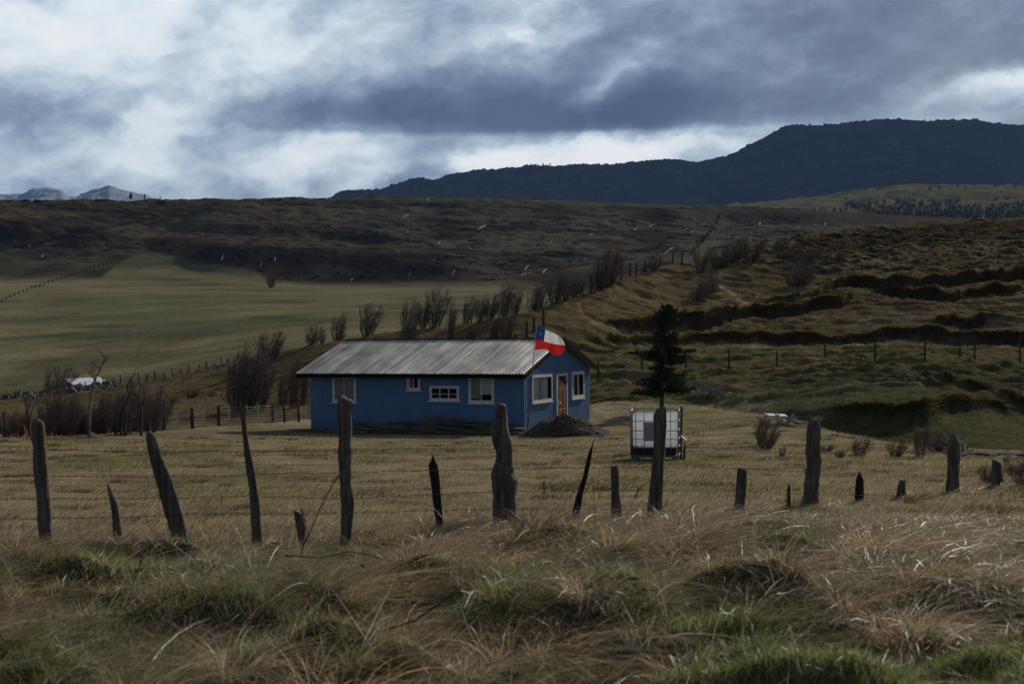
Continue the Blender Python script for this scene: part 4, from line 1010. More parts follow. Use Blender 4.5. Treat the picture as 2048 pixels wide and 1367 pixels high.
# posts and stakes by the tank
def lone(name, mat, prof, D, seed, lab, cat):
    org = P((prof[-1][1] + prof[-1][2]) / 2, prof[-1][0], D); o = split_post(prof, D, mat, seed, None, name, None, org); o.location = org; return tag(o, lab, cat)
lone('fence_post', M_post, [(813, 1360.5, 1366), (870, 1360, 1365.5), (921, 1359, 1365)], 33.9, 77, 'upright grey post just right of the water tank', 'post')
lone('stake', M_dkpost, [(885, 1368, 1371), (900, 1367, 1371.5), (918, 1365.5, 1371)], 33.2, 78, 'short leaning stake right of the water tank', 'stake')
mb = MB(); a_ = P(1362, 871, 33.7); mb.tube([Vector((0, 0, 0)), P(1373, 880, 33.5) - a_], .013, 5); o = mb.build('brace', M_metal); o.location = a_; tag(o, 'short pale bar leaning on the post beside the tank', 'bar')
# red marker among the bare trees at the left
a_ = on_ground(51, 51.2); mb = MB(); mb.tube([Vector((.1, 0, -.1)), P(50, 862, 51.2) - a_, P(46, 846, 51.2) - a_], [.035, .03, .012], 6); o = mb.build('marker_stake', simple('red_paint', (.42, .03, .025), .6)); o.location = a_
tag(o, 'red marker stake at the foot of the left bare tree', 'stake')
a_ = on_ground(182, 51.5); mb = MB(); mb.tube([(0, 0, -.02), (0, 0, .12)], .10, 10); o = mb.build('can', M_white_stone, bevel=.01); o.location = a_; o.rotation_euler = (.5, .3, 0)
tag(o, 'small pale can at the foot of the forked bare tree', 'can')
# white board and debris by the ditch
b0 = find_ground(1550, 836, 45, 62); mb = MB(); mb.box((0, 0, .12), (.85, .5, .06), Matrix.Rotation(.06, 3, 'Y')); o = mb.build('board', simple('white_board', (.68, .69, .72), .5, .05)); o.location = b0; o.rotation_euler = (.12, 0, .1)
tag(o, 'flat white board lying at the edge of the ditch', 'board')
# ------------------------------------------------------------------ bare shrubs and trees
def twig_mat(name, c0, c1):
    m, t = new_mat(name)
    att = t.node('ShaderNodeAttribute', attribute_name='col').outputs['Color']
    x = t.sep(att)[0]; col = t.mix(x, c0, c1)
    return finish(m, t, col, .85, None, spec=.15)
M_twig = twig_mat('twig', (.090, .066, .060), (.26, .195, .170))
M_bark = simple('bark', (.050, .040, .033), .9, .4, 8, .6, .01, stretch=(1, 1, .3))
M_pale_bark = simple('pale_bark', (.17, .155, .14), .85, .4, 8, .5, .01, stretch=(1, 1, .3))
class Ribbons:
    """thin twigs and blades: strips of quads with a colour per strand"""
    def __init__(s): s.V = []; s.F = []; s.Cc = []; s.n = 0
    def strands(s, pts, w, side, cols):
        """pts (k, seg+1, 3), w (k, seg+1), side (k, 3), cols (k, 3)"""
        k, q, _ = pts.shape
        off = side[:, None, :] * w[:, :, None]
        V_ = np.stack([pts - off, pts + off], 2).reshape(k, q * 2, 3)
        base = s.n + np.arange(k)[:, None] * (q * 2); j = np.arange(q - 1)[None, :] * 2
        f0 = base + j
        s.F.append(np.stack([f0, f0 + 1, f0 + 3, f0 + 2], -1).reshape(-1, 4))
        s.V.append(V_.reshape(-1, 3)); s.Cc.append(np.repeat(cols, q * 2, 0)); s.n += k * q * 2
    def build(s, name, mat, parent=None):
        return mesh_np(name, np.concatenate(s.V), np.concatenate(s.F), mat, parent, colors=np.concatenate(s.Cc))
def unit(v): return v / np.maximum(np.linalg.norm(v, axis=-1, keepdims=True), 1e-9)
def make_shrub(seed, stems=13, twigs=26, spread=.42, lean=.28, tw=.0055, sub=5):
    """a wind-combed bare shrub one metre tall; base at the origin"""
    r = np.random.default_rng(seed); mb = MB(); rb = Ribbons(); tips = []
    for i in range(stems):
        a = r.uniform(0, 2 * np.pi); rad = r.uniform(.02, .16); h = r.uniform(.6, 1.0); sp = spread * r.uniform(.25, 1)
        b = np.array([np.cos(a) * rad, np.sin(a) * rad, -.03]); pts = []
        for k in range(6):
            t_ = k / 5
            pts.append(b + np.array([np.cos(a) * sp * t_ ** .75 * .75 + lean * t_ ** 1.8, np.sin(a) * sp * t_ ** .75 * .75, h * t_]) + r.normal(0, .012, 3) * (k > 0))
        mb.tube(pts, [.014 * (1 - .8 * k / 5) for k in range(6)], 4)
        pts = np.array(pts)
        n = twigs; ts = r.uniform(.02, 1, n) ** .9; kk = np.minimum((ts * 5).astype(int), 4); ff = ts * 5 - kk
        st = pts[kk] * (1 - ff[:, None]) + pts[kk + 1] * ff[:, None]
        aa = r.uniform(0, 2 * np.pi, n)
        d = unit(np.stack([np.cos(aa) * .75 + .16, np.sin(aa) * .75, r.uniform(.35, 1.1, n)], 1))
        L = r.uniform(.10, .34, n) * (1.15 - .5 * ts)
        for rep in range(1):
            tt = np.linspace(0, 1, 4)[None, :, None]
            bend = np.stack([r.uniform(0, .10, n), r.normal(0, .03, n), r.uniform(0, .10, n)], 1)
            P_ = st[:, None, :] + d[:, None, :] * L[:, None, None] * tt + bend[:, None, :] * tt ** 2
            side = unit(np.cross(d, r.normal(0, 1, (n, 3))))
            w = tw * np.linspace(1, .35, 4)[None, :] * r.uniform(.7, 1.2, (n, 1))
            c = np.repeat(r.uniform(0, 1, (n, 1)), 3, 1)
            rb.strands(P_, w, side, c)
            # side twigs
            m_ = n * sub; idx = r.integers(0, n, m_); t2 = r.uniform(.15, 1, m_)
            s2 = st[idx] + d[idx] * (L[idx] * t2)[:, None] + bend[idx] * (t2 ** 2)[:, None]
            a2 = r.uniform(0, 2 * np.pi, m_); d2 = unit(np.stack([np.cos(a2) * .7 + .18, np.sin(a2) * .7, r.uniform(.2, 1.0, m_)], 1))
            L2 = r.uniform(.04, .15, m_); tt = np.linspace(0, 1, 3)[None, :, None]
            P2 = s2[:, None, :] + d2[:, None, :] * L2[:, None, None] * tt + np.array([.02, 0, .02])[None, None, :] * tt ** 2
            rb.strands(P2, tw * .62 * np.array([[1, .7, .35]]) * np.ones((m_, 1)), unit(np.cross(d2, r.normal(0, 1, (m_, 3)))), np.repeat(r.uniform(0, 1, (m_, 1)), 3, 1))
    return mb, rb
SHR = []
for i, kw in enumerate([dict(spread=.38, lean=.14), dict(spread=.52, lean=.10), dict(spread=.22, lean=.10, stems=9), dict(spread=.72, lean=.05, stems=19), dict(spread=.44, lean=.16)]):
    mb, rb = make_shrub(100 + i, **kw)
    SHR.append((mb, rb))
_shr = {}
def shrub(i, base, h, wscale, rz, label, group, cat='shrub', name='bare_shrub'):
    if i not in _shr:
        root = empty(name, base, label, cat, group)
        a = SHR[i][0].build('stem', M_bark, root); b = SHR[i][1].build('twigs', M_twig, root); _shr[i] = (a.data, b.data)
    else:
        root = empty(name, base, label, cat, group)
        for nm, d in zip(('stem', 'twigs'), _shr[i]):
            o = bpy.data.objects.new(nm, d); C.objects.link(o); o.parent = root
    root.location = base; root.rotation_euler = (0, 0, rz); root.scale = (h * wscale, h * wscale, h)
    return root
ORD = ['leftmost', 'second from the left', 'third from the left', 'fourth from the left', 'fifth from the left', 'sixth from the left', 'seventh from the left', 'eighth from the left', 'ninth from the left', 'tenth from the left', 'eleventh from the left', 'twelfth from the left', 'thirteenth from the left', 'fourteenth from the left', 'fifteenth from the left', 'sixteenth from the left', 'seventeenth from the left', 'rightmost']
def ordinal(i, n): return 'rightmost' if i == n - 1 and n > 1 else ORD[i]
def row_of(items, y0, y1, phrase, group, w0=1.0):
    items = sorted(items)
    for i, it in enumerate(items):
        px, yb, yt, wd = it[:4]; v = it[4] if len(it) > 4 else random.randrange(5)
        b = find_ground(px - (yb - yt) * .06, yb, y0, y1); h = (yb - yt) / F * b.y
        natural = {0: .62, 1: .85, 2: .5, 3: .95, 4: .75}[v]
        ws = max(.6, min(1.9, wd / (yb - yt) / natural * 1.15)) * w0
        lab = f'{ordinal(i, len(items))} of the {phrase}' if len(items) > 1 else phrase
        shrub(v, b - Vector((0, 0, .04)), h, ws, random.uniform(-.5, .5), lab, group if len(items) > 1 else None)
row_of([(625, 690, 650, 30), (645, 680, 655, 12), (680, 690, 625, 34), (737, 672, 608, 40)], 100, 125, 'bare bushes above the left roof end', 'bushes above the left end of the roof')
row_of([(822, 692, 600, 34, 0), (850, 652, 590, 34), (872, 650, 572, 40), (902, 690, 605, 20), (936, 632, 578, 26), (962, 622, 575, 26), (982, 620, 572, 30), (1010, 622, 556, 34, 0), (1034, 618, 565, 26), (1074, 626, 566, 38)], 86, 112, 'dark bushes above the middle of the roof', 'bushes along the spur above the roof')
row_of([(943, 682, 648, 22), (985, 680, 635, 28), (1015, 682, 625, 26)], 82, 98, 'short bushes just above the roof ridge', 'short bushes just above the roof ridge')
row_of([(1112, 600, 545, 34), (1132, 590, 535, 34), (1152, 585, 548, 26), (1200, 575, 520, 40), (1222, 565, 495, 44, 0)], 92, 118, 'tall bushes beside the spur posts', 'bushes beside the posts on the spur')
row_of([(1290, 548, 525, 20), (1308, 542, 510, 24), (1332, 538, 520, 16), (1405, 545, 498, 34), (1440, 538, 492, 44, 3), (1472, 524, 478, 44, 3), (1506, 524, 468, 56, 1), (1560, 500, 474, 36)], 118, 165, 'round bushes on the hill crest', 'round bushes on the hill crest')
row_of([(1400, 604, 560, 36), (1420, 590, 547, 34, 3), (1600, 574, 522, 60, 3), (1610, 530, 498, 44, 3), (1655, 520, 508, 22), (1680, 524, 500, 20)], 105, 165, 'lone bushes on the right hillside', 'bushes scattered on the hillside')
row_of([(342, 815, 797, 24), (381, 796, 778, 24, 3), (421, 796, 780, 12)], 95, 125, 'small bushes left of the house', 'small bushes on the left slope')
row_of([(540, 726, 664, 44, 3)], 115, 140, 'dark leafless bush on the spur beside the far end of the diagonal fence', None)
row_of([(545, 576, 545, 22, 1)], 500, 640, 'single bush at the far edge of the green field', None)
row_of([(478, 822, 716, 50, 0), (500, 818, 690, 60, 0), (525, 820, 720, 50, 1)], 72, 90, 'tall bushes behind the mesh fence', 'purplish bushes behind the mesh fence')
row_of([(566, 812, 742, 24, 2), (587, 815, 716, 26, 2), (606, 812, 730, 22, 2)], 74, 90, 'thin saplings by the left house wall', 'saplings near the left wall')
row_of([(113, 795, 733, 48, 4)], 140, 180, 'windswept bush beside the pale roofed shed', None)
# thicket at the left yard edge
th_ = []
for k, x_ in enumerate(np.linspace(84, 318, 18)):
    th_.append((float(x_), 872 - 6 * k / 18 + random.uniform(-2, 3), 785 + 16 * math.exp(-((x_ - 175) / 50) ** 2) + random.uniform(-16, 18) + (18 if k in (0, 17) else 0), random.choice((34, 44, 52)), [0, 1, 4, 0, 3, 1][k % 6]))
row_of(th_, 53, 60, 'bare shrubs in the left thicket', 'shrubs of the left thicket')
row_of([(14, 868, 815, 36), (36, 870, 822, 34)], 51, 60, 'thin shrubs at the left edge', 'low shrubs at the left edge')
row_of([(1530, 902, 856, 44, 3)], 38, 46, 'low leafy shrub right of the water tank', None)
row_of([(1520, 890, 826, 26, 2)], 38, 50, 'thin bare sapling standing in the low shrub right of the tank', None)
row_of([(1562, 912, 890, 12, 2), (1650, 902, 886, 34, 3), (1678, 914, 898, 18), (1716, 910, 872, 40, 2), (1790, 912, 880, 34, 3), (1840, 912, 846, 26, 2), (1874, 905, 862, 44, 3)], 34, 44, 'scrubby weeds in front of the ditch', 'scrubby weeds in front of the ditch')
row_of([(1975, 965, 925, 34, 3), (2030, 950, 905, 50, 1), (2052, 985, 935, 50, 3)], 22, 38, 'dark weedy shrubs near the right edge', 'weedy shrubs near the right edge')

def bare_tree(name, seed, trunk, D, th, label, mat, sub=3, tw=.010):
    """trunk: list of limbs, each [(px, row), ...] at distance D; twigs grow from them"""
    r = np.random.default_rng(seed); rr = random.Random(seed)
    org = P(trunk[0][0][0], trunk[0][0][1], D); root = empty(name, org, label, 'tree'); rb = Ribbons()
    for li, limb in enumerate(trunk):
        pts = [P(p[0], p[1], D + (.25 * math.sin(i * 1.7 + li * 2.1) if li else 0)) - org for i, p in enumerate(limb)]
        if li == 0: pts[0].z -= .3
        n = len(pts); r0 = th if li == 0 else th * .5
        fine = []; 
        for i in range(n - 1):
            for q in range(3):
                v = pts[i].lerp(pts[i + 1], q / 3); 
                if i or q: v = v + Vector((rr.uniform(-1, 1), rr.uniform(-1, 1), 0)) * .02
                fine.append(v)
        fine.append(pts[-1]); N = len(fine)
        mb = MB().tube(fine, [r0 * (1 - .82 * i / (N - 1)) for i in range(N)], 6)
        mb.build('trunk' if li == 0 else 'limb', mat, root, smooth=True)
        A = np.array([tuple(v) for v in fine]); k = (10 if li == 0 else 8) * sub
        t0 = r.uniform(.55 if li == 0 else .3, 1, k); j = np.minimum((t0 * (N - 1)).astype(int), N - 2)
        st = A[j]; aa = r.uniform(0, 2 * np.pi, k); d = unit(np.stack([np.cos(aa) * .7 + .2, np.sin(aa) * .7, r.uniform(.3, 1, k)], 1)); L = r.uniform(.15, .45, k)
        tt = np.linspace(0, 1, 4)[None, :, None]; jit = np.cumsum(r.normal(0, .015, (k, 4, 3)), 1)
        rb.strands(st[:, None, :] + d[:, None, :] * L[:, None, None] * tt + jit, tw * .6 * np.array([[1, .8, .6, .3]]) * np.ones((k, 1)), unit(np.cross(d, r.normal(0, 1, (k, 3)))), np.repeat(r.uniform(.2, 1, (k, 1)), 3, 1))
    rb.build('twigs', M_twig, root)
    return root
bare_tree('bare_tree', 1, [[(179, 877), (178, 840), (181, 800), (184, 785), (190, 760), (198, 745), (204, 730), (211, 709)], [(190, 759), (182, 750), (175, 737)], [(190, 759), (186, 746), (184, 728), (178, 722)], [(200, 735), (190, 731), (184, 729), (172, 732)], [(204, 728), (213, 718), (215, 712)], [(209, 714), (203, 712)]], 50.6, .065, 'tall forked bare tree standing in front of the pale roofed shed', M_pale_bark, 2)
bare_tree('bare_tree', 2, [[(284, 869), (281, 850), (283, 815), (276, 797), (268, 782), (262, 770), (263, 758)], [(283, 815), (289, 795), (286, 780), (292, 765), (297, 745)], [(276, 797), (280, 775), (278, 750)]], 52.5, .06, 'forked bare tree at the right end of the thicket beside the mesh fence', M_bark, 4)
bare_tree('bare_tree', 3, [[(251, 872), (250, 850), (248, 828), (253, 800), (259, 790), (253, 772), (265, 752), (272, 744)], [(248, 832), (245, 812), (247, 800)], [(257, 792), (263, 775), (266, 760)]], 51.8, .06, 'crooked bare tree at the front of the thicket', M_bark, 4)
bare_tree('bare_tree', 4, [[(60, 872), (58, 850), (56, 830), (53, 812), (49, 800)], [(57, 838), (63, 822), (68, 808), (70, 800)], [(55, 825), (61, 805), (63, 795)]], 51.5, .05, 'small bare tree just left of the round-topped post', M_bark, 6)
# trees standing on the plateau rim at the far left
def dist_tree(name, px, row, hpx, D, lab, grp, seed, wide=.5, mat=None, dense=1.0, cat='tree', lean=.15, zb=None):
    r = np.random.default_rng(seed); org = P(px, row, D); h = hpx / F * D
    root = empty(name, org, lab, cat, grp); MB().tube([(0, 0, -h * .15), (0, 0, h * .45), (lean * h * .3, 0, h * .9)], [h * .035, h * .026, h * .01], 5).build('trunk', M_bark, root)
    rb = Ribbons(); k = int(260 * dense); t0 = r.uniform(.2, .95, k); aa = r.uniform(0, 2 * np.pi, k)
    c = np.stack([lean * t0 * h * .4, 0 * t0, t0 * h], 1); d = unit(np.stack([np.cos(aa) + lean, np.sin(aa), r.uniform(.1, .9, k)], 1))
    L = h * wide * r.uniform(.25, .6, k) * np.sin(np.clip(t0, .1, 1) * 2.6 + .3); tt = np.linspace(0, 1, 3)[None, :, None]
    rb.strands(c[:, None, :] + d[:, None, :] * L[:, None, None] * tt, h * .012 * np.array([[1, 1.3, .6]]) * np.ones((k, 1)), unit(np.cross(d, r.normal(0, 1, (k, 3)))), np.repeat(r.uniform(0, 1, (k, 1)), 3, 1))
    rb.build('crown', mat or M_twig, root); return root
dist_tree('bare_tree', 261, 401, 16, 800, 'largest bare tree on the skyline at the far left', None, 1, .55, dense=1.6)
dist_tree('bare_tree', 289, 401, 13, 800, 'thin bare tree right of the largest skyline tree', None, 2, .35)
dist_tree('bare_tree', 320, 401, 9, 800, 'smallest bare tree on the left skyline', None, 3, .4, dense=.6)
dist_tree('bare_tree', 192, 401, 8, 800, 'tiny bare tree on the skyline below the snowy far peak', None, 4, .5, dense=.6)
M_leafdk = twig_mat('dark_needles', (.025, .034, .017), (.095, .105, .050))
def scrub_heap(px, row, w, hpx, D, lab, i):
    r = np.random.default_rng(i); org = P(px, row + 2, D); rb = Ribbons(); k = 500; W_ = w / F * D; h = hpx / F * D
    c = np.stack([r.normal(0, W_ * .25, k), r.normal(0, 1.2, k), 0 * r.uniform(0, 1, k)], 1); c[:, 2] = r.uniform(0, .6, k) * h * np.exp(-(c[:, 0] / (W_ * .4)) ** 2)
    d = unit(r.normal(0, 1, (k, 3)) + [0, 0, .6]); tt = np.linspace(0, 1, 3)[None, :, None]
    rb.strands(c[:, None, :] + d[:, None, :] * h * .6 * tt, h * .10 * np.array([[1, 1, .4]]) * np.ones((k, 1)), unit(np.cross(d, r.normal(0, 1, (k, 3)))), np.repeat(r.uniform(0, .6, (k, 1)), 3, 1))
    o = rb.build('scrub_mound', M_leafdk); o.location = org; tag(o, lab, 'scrub mound')
scrub_heap(52, 401, 22, 4, 800, 'leftmost dark scrub mound on the left skyline', 1); scrub_heap(76, 402, 14, 5, 795, 'dark scrub mound just below the left skyline', 2)
scrub_heap(203, 401, 40, 5, 800, 'dark scrub mound left of the skyline trees', 3); scrub_heap(360, 400, 46, 4, 805, 'long dark scrub mound right of the skyline trees', 4); scrub_heap(322, 404, 16, 5, 790, 'small dark scrub mound under the smallest skyline tree', 5)
scrub_heap(438, 399, 20, 4, 808, 'dark hump on the skyline below the bright cloud', 6)

# ------------------------------------------------------------------ spruce behind the water tank
def spruce():
    r = np.random.default_rng(3); rr = random.Random(3); D = 62.0
    org = on_ground(1322, D); top = P(1334, 611, D); h = top.z - org.z
    root = empty('spruce_tree', org, 'dark ragged spruce tree behind the water tank', 'tree')
    lean = (top.x - org.x)
    MB().tube([(0, 0, -.2), (lean * .1, 0, h * .25), (lean * .6, 0, h * .6), (lean, 0, h)], [.11, .085, .045, .008], 8).build('trunk', simple('spruce_bark', (.10, .055, .035), .9), root, smooth=True)
    br = MB(); rb = Ribbons(); n = 0
    z = h * .20
    while z < h * .985:
        t_ = (z / h - .20) / .80
        env = 1.95 * (1 - t_) ** .72 * (.80 + .35 * math.sin(t_ * 14 + 1)) * (.55 + .45 * min(1, t_ / .12)) + .10
        for k in range(rr.choice((2, 3, 4))):
            a = rr.uniform(0, 6.28); L = env * rr.choice((.45, .7, .9, 1.0, 1.15)) * rr.uniform(.85, 1.1); z += h * rr.uniform(-.006, .007) * (1.08 if math.cos(a) > 0 else .92)
            cx = lean * (z / h); droop = rr.uniform(-.15, .35) + .20 * (1 - t_)
            pts = []
            for q in range(6):
                u = q / 5; pts.append(np.array([cx + math.cos(a) * L * u, math.sin(a) * L * u, z + L * (-droop * u + .42 * droop * u * u * 1.6) + (t_ > .7) * u * .15 + rr.uniform(-.01, .01)]))
            br.tube(pts, [.018 * (1 - t_ * .6) * (1 - .8 * q / 5) for q in range(6)], 4)
            A = np.array(pts); m_ = int(190 * L + 20); u = r.uniform(.08, 1, m_); j = np.minimum((u * 5).astype(int), 4); f = u * 5 - j
            st = A[j] * (1 - f[:, None]) + A[j + 1] * f[:, None]
            ax = unit(A[-1] - A[0]); sd = np.array([-ax[1], ax[0], 0]); sg = r.choice([-1, 1], m_)
            d = unit(ax[None, :] * .75 + sd[None, :] * (sg * r.uniform(.3, 1.1, m_))[:, None] + np.stack([0 * u, 0 * u, r.normal(-.10, .70, m_)], 1))
            L2 = r.uniform(.08, .30, m_) * (1.15 - .6 * u); tt = np.linspace(0, 1, 3)[None, :, None]
            rb.strands(st[:, None, :] + d[:, None, :] * L2[:, None, None] * tt - np.array([0, 0, .03])[None, None, :] * tt ** 2, .016 * np.array([[1, 1.1, .4]]) * np.ones((m_, 1)), unit(np.cross(d, r.normal(0, 1, (m_, 3)))), np.repeat(r.uniform(0, 1, (m_, 1)), 3, 1))
        z += h * rr.uniform(.013, .024)
    br.build('branches', M_bark, root); rb.build('needles', M_leafdk, root)
    b = rock_mesh('bird', M_white_stone, .045, 2, .7, .7, 1.3); b.location = top + Vector((.01, 0, .03)); tag(b, 'tiny pale bird perched on the tip of the spruce', 'bird')
spruce()

# ------------------------------------------------------------------ far woods
def conifer_mesh(rb, c, h, r, k=46):
    t0 = r.uniform(.05, 1, k); aa = r.uniform(0, 2 * np.pi, k); d = unit(np.stack([np.cos(aa), np.sin(aa), -.35 + 0 * aa], 1))
    st = np.stack([0 * t0, 0 * t0, t0 * h], 1) + c; L = h * .30 * (1.05 - t0) * r.uniform(.7, 1.2, k) + h * .02; tt = np.linspace(0, 1, 3)[None, :, None]
    rb.strands(st[:, None, :] + d[:, None, :] * L[:, None, None] * tt, h * .045 * np.array([[1, 1, .3]]) * np.ones((k, 1)), unit(np.cross(d, r.normal(0, 1, (k, 3)) + [0, 0, 1.5])), np.repeat(r.uniform(0, 1, (k, 1)), 3, 1))
M_conif = twig_mat('far_conifer', (.014, .026, .016), (.035, .055, .030))
r = np.random.default_rng(44)
cr = [(1380, 512, 640), (1384, 506, 650), (1388, 501, 660), (1392, 496, 668), (1396, 491, 680), (1400, 487, 690), (1404, 482, 705), (1408, 478, 715), (1412, 474, 730), (1416, 470, 742), (1420, 465, 755), (1424, 461, 768), (1427, 457, 780), (1430, 452, 792), (1433, 447, 805), (1436, 442, 815), (1438, 437, 825), (1441, 432, 835)]
for i, (x_, y_, D) in enumerate(cr):
    g_ = find_ground(x_, y_ + 4, D - 90, D + 90); root = empty('small_conifer', g_, 'small dark conifer in the row climbing the far slope', 'conifer', 'row of small conifers on the far slope')
    if i == 0:
        rb = Ribbons(); conifer_mesh(rb, np.zeros(3), 2.6, r, 120); cm_ = rb.build('crown', M_leafdk, root).data; tm_ = MB().tube([(0, 0, -.2), (0, 0, 2.3)], [.07, .02], 5).build('trunk', M_bark, root).data
    else:
        for nm, dd in (('crown', cm_), ('trunk', tm_)):
            o = bpy.data.objects.new(nm, dd); C.objects.link(o); o.parent = root
    sc_ = random.uniform(.75, 1.3) * g_.y / 750; root.scale = (sc_, sc_, sc_ * random.uniform(.9, 1.2))
# plantation band on the middle hill
rb = Ribbons()
for i in range(900):
    px_ = 1712 + 540 * r.uniform(0, 1); tdep = r.uniform(0, 1); D = 1330 + 260 * tdep
    row = 442 - 18 * tdep * min(1, (px_ - 1690) / 140)
    c = np.array(P(px_, row, D)); conifer_mesh(rb, c, r.uniform(7, 9.5), r, 34)
tag(rb.build('conifer_plantation', M_conif), 'dark band of conifer plantation below the pale hill', 'wood', kind='stuff')
rb = Ribbons()
def puff(rb, c, h, k):
    aa = r.uniform(0, 2 * np.pi, k); d = unit(np.stack([np.cos(aa), np.sin(aa), r.uniform(.1, 1.8, k)], 1)); st = np.stack([0 * aa, 0 * aa, r.uniform(.1, .5, k) * h], 1) + c
    tt = np.linspace(0, 1, 3)[None, :, None]
    rb.strands(st[:, None, :] + d[:, None, :] * (h * r.uniform(.3, .6, k))[:, None, None] * tt, h * .03 * np.array([[1, 1, .5]]) * np.ones((k, 1)), unit(np.cross(d, r.normal(0, 1, (k, 3)))), np.repeat(r.uniform(0, 1, (k, 1)), 3, 1))
for i in range(900):
    px_ = r.uniform(1690, 2250); u = r.uniform(0, 1); hi_ = 392 if px_ < 1790 else 380; lo = 422
    row = hi_ + (lo - hi_) * u
    if pn(px_ * .02, row * .08) < -.25: continue
    D = 2150 - 520 * u; puff(rb, np.array(P(px_, row + 3, D)), r.uniform(5, 9), 24)
M_greytwig = twig_mat('grey_wood', (.045, .048, .045), (.10, .10, .09))
tag(rb.build('bare_wood', M_greytwig), 'grey leafless wood covering the flank of the pale hill', 'wood', kind='stuff')
ft = [(1584, 424, 9), (1592, 424, 10), (1628, 425, 10), (1640, 425, 10), (1648, 426, 11), (1668, 425, 12), (1680, 424, 11), (1692, 424, 12), (1708, 420, 12), (1722, 418, 14), (1738, 416, 14), (1752, 414, 13), (1768, 410, 14), (1820, 394, 12), (1835, 388, 10), (1860, 384, 12), (1878, 382, 12), (1745, 386, 6), (1755, 382, 7), (1915, 376, 11), (1930, 378, 8), (1990, 376, 9), (2030, 377, 10)]
for i, (x_, y_, hp) in enumerate(ft):
    D = 1500 if y_ > 400 else 2050
    dist_tree('bare_tree', x_, y_ + 1, hp, D, ('grey bare tree along the foot of the pale middle hill' if y_ > 400 else 'grey bare tree on the upper slope of the pale middle hill'), ('trees along the foot of the middle hill' if y_ > 400 else 'trees on the upper middle hill'), 300 + i, .8, M_greytwig, .5)
# trees standing on the mountain crest
mc = [(1694, 244, 4), (1700, 243, 5), (1706, 242, 5), (1713, 241, 6), (1723, 238, 5), (1733, 240, 5), (1740, 240, 5), (1748, 239, 5), (1757, 239, 5), (1779, 241, 6), (1785, 241, 6), (1790, 241, 5), (1825, 243, 4), (1849, 242, 6), (1860, 241, 5), (1872, 242, 6), (1886, 243, 5), (1648, 252, 5), (1619, 252, 6), (1610, 252, 5), (1600, 252, 6), (1592, 251, 7), (1584, 252, 8), (1577, 254, 6), (1500, 292, 6), (1454, 316, 5), (1210, 329, 5), (1198, 330, 5), (1185, 331, 4), (1150, 331, 5), (1138, 331, 4), (1100, 331, 6), (1086, 331, 6), (1075, 332, 5), (1310, 321, 4), (1280, 323, 3)]
for i, (x_, y_, hp) in enumerate(mc):
    rr_ = np.interp(x_, [1070, 1210, 1310, 1454, 1500, 1577, 1700, 1890], [331, 329.5, 320.5, 315, 291, 254.5, 245.5, 242])
    dist_tree('ridge_tree', x_, rr_ + 1.5, hp * .9, 4690, 'tiny dark tree standing on the mountain crest', 'trees on the mountain crest', 500 + i, 1.1, M_leafdk, 1.0, lean=0)

# ------------------------------------------------------------------ fallen trunks on the far slope
M_log = simple('bleached_log', (.30, .285, .255), .8, .2, 1.0)
lg = [(958, 460, 18, .5), (905, 450, 9, 1.0), (820, 425, 14, .6), (810, 435, 14, .5), (857, 402, 7, .9), (990, 426, 10, 1.1), (1084, 431, 5, .1), (1046, 491, 6, .3), (1100, 487, 10, .8), (1058, 514, 7, .4), (1050, 541, 14, .8), (1044, 552, 10, .5), (1086, 546, 12, .7), (727, 454, 8, .8), (847, 461, 6, .8), (838, 468, 7, .3), (878, 488, 6, .5), (790, 500, 14, -.6), (690, 424, 5, 1.2), (711, 445, 4, .1), (1300, 454, 14, .4), (1310, 450, 10, .7), (1270, 460, 9, .2), (1228, 440, 6, .3), (1371, 461, 7, .7), (1384, 467, 6, 1.2), (1340, 500, 12, .5), (1330, 508, 12, .5), (1600, 456, 10, 1.2), (1606, 465, 6, .2), (1632, 452, 16, 1.4), (1614, 447, 12, 1.3), (1605, 440, 12, -.8), (1651, 451, 6, 1.4), (1708, 466, 7, 1.1), (819, 551, 6, 1.2), (905, 549, 10, .9), (703, 562, 7, .5), (202, 440, 6, .9), (234, 437, 14, 1.3), (260, 440, 10, 1.5), (275, 437, 8, 1.4), (334, 411, 8, .8), (312, 411, 7, .3), (290, 412, 6, .4), (268, 411, 6, 1.0), (428, 430, 8, 1.3), (370, 432, 7, 1.4), (543, 431, 9, 1.5), (536, 456, 10, -.9), (585, 435, 4, .5), (592, 455, 4, .5), (606, 429, 5, .3), (636, 421, 5, .7), (445, 521, 9, 1.0), (523, 533, 8, 1.5), (551, 522, 6, 1.3), (640, 405, 6, .3), (408, 474, 6, .7), (160, 486, 5, .3), (60, 494, 6, .9), (85, 516, 7, .8), (30, 486, 7, .2), (1170, 520, 6, .4), (1225, 505, 8, .2), (930, 470, 8, .3), (980, 500, 7, .2), (1130, 455, 6, .1), (1180, 470, 9, .2), (1250, 480, 8, -.3), (760, 470, 7, .4), (866, 520, 9, -.5), (1405, 452, 7, .5), (1480, 440, 6, .3), (1520, 450, 7, .8), (1560, 460, 8, .2)]
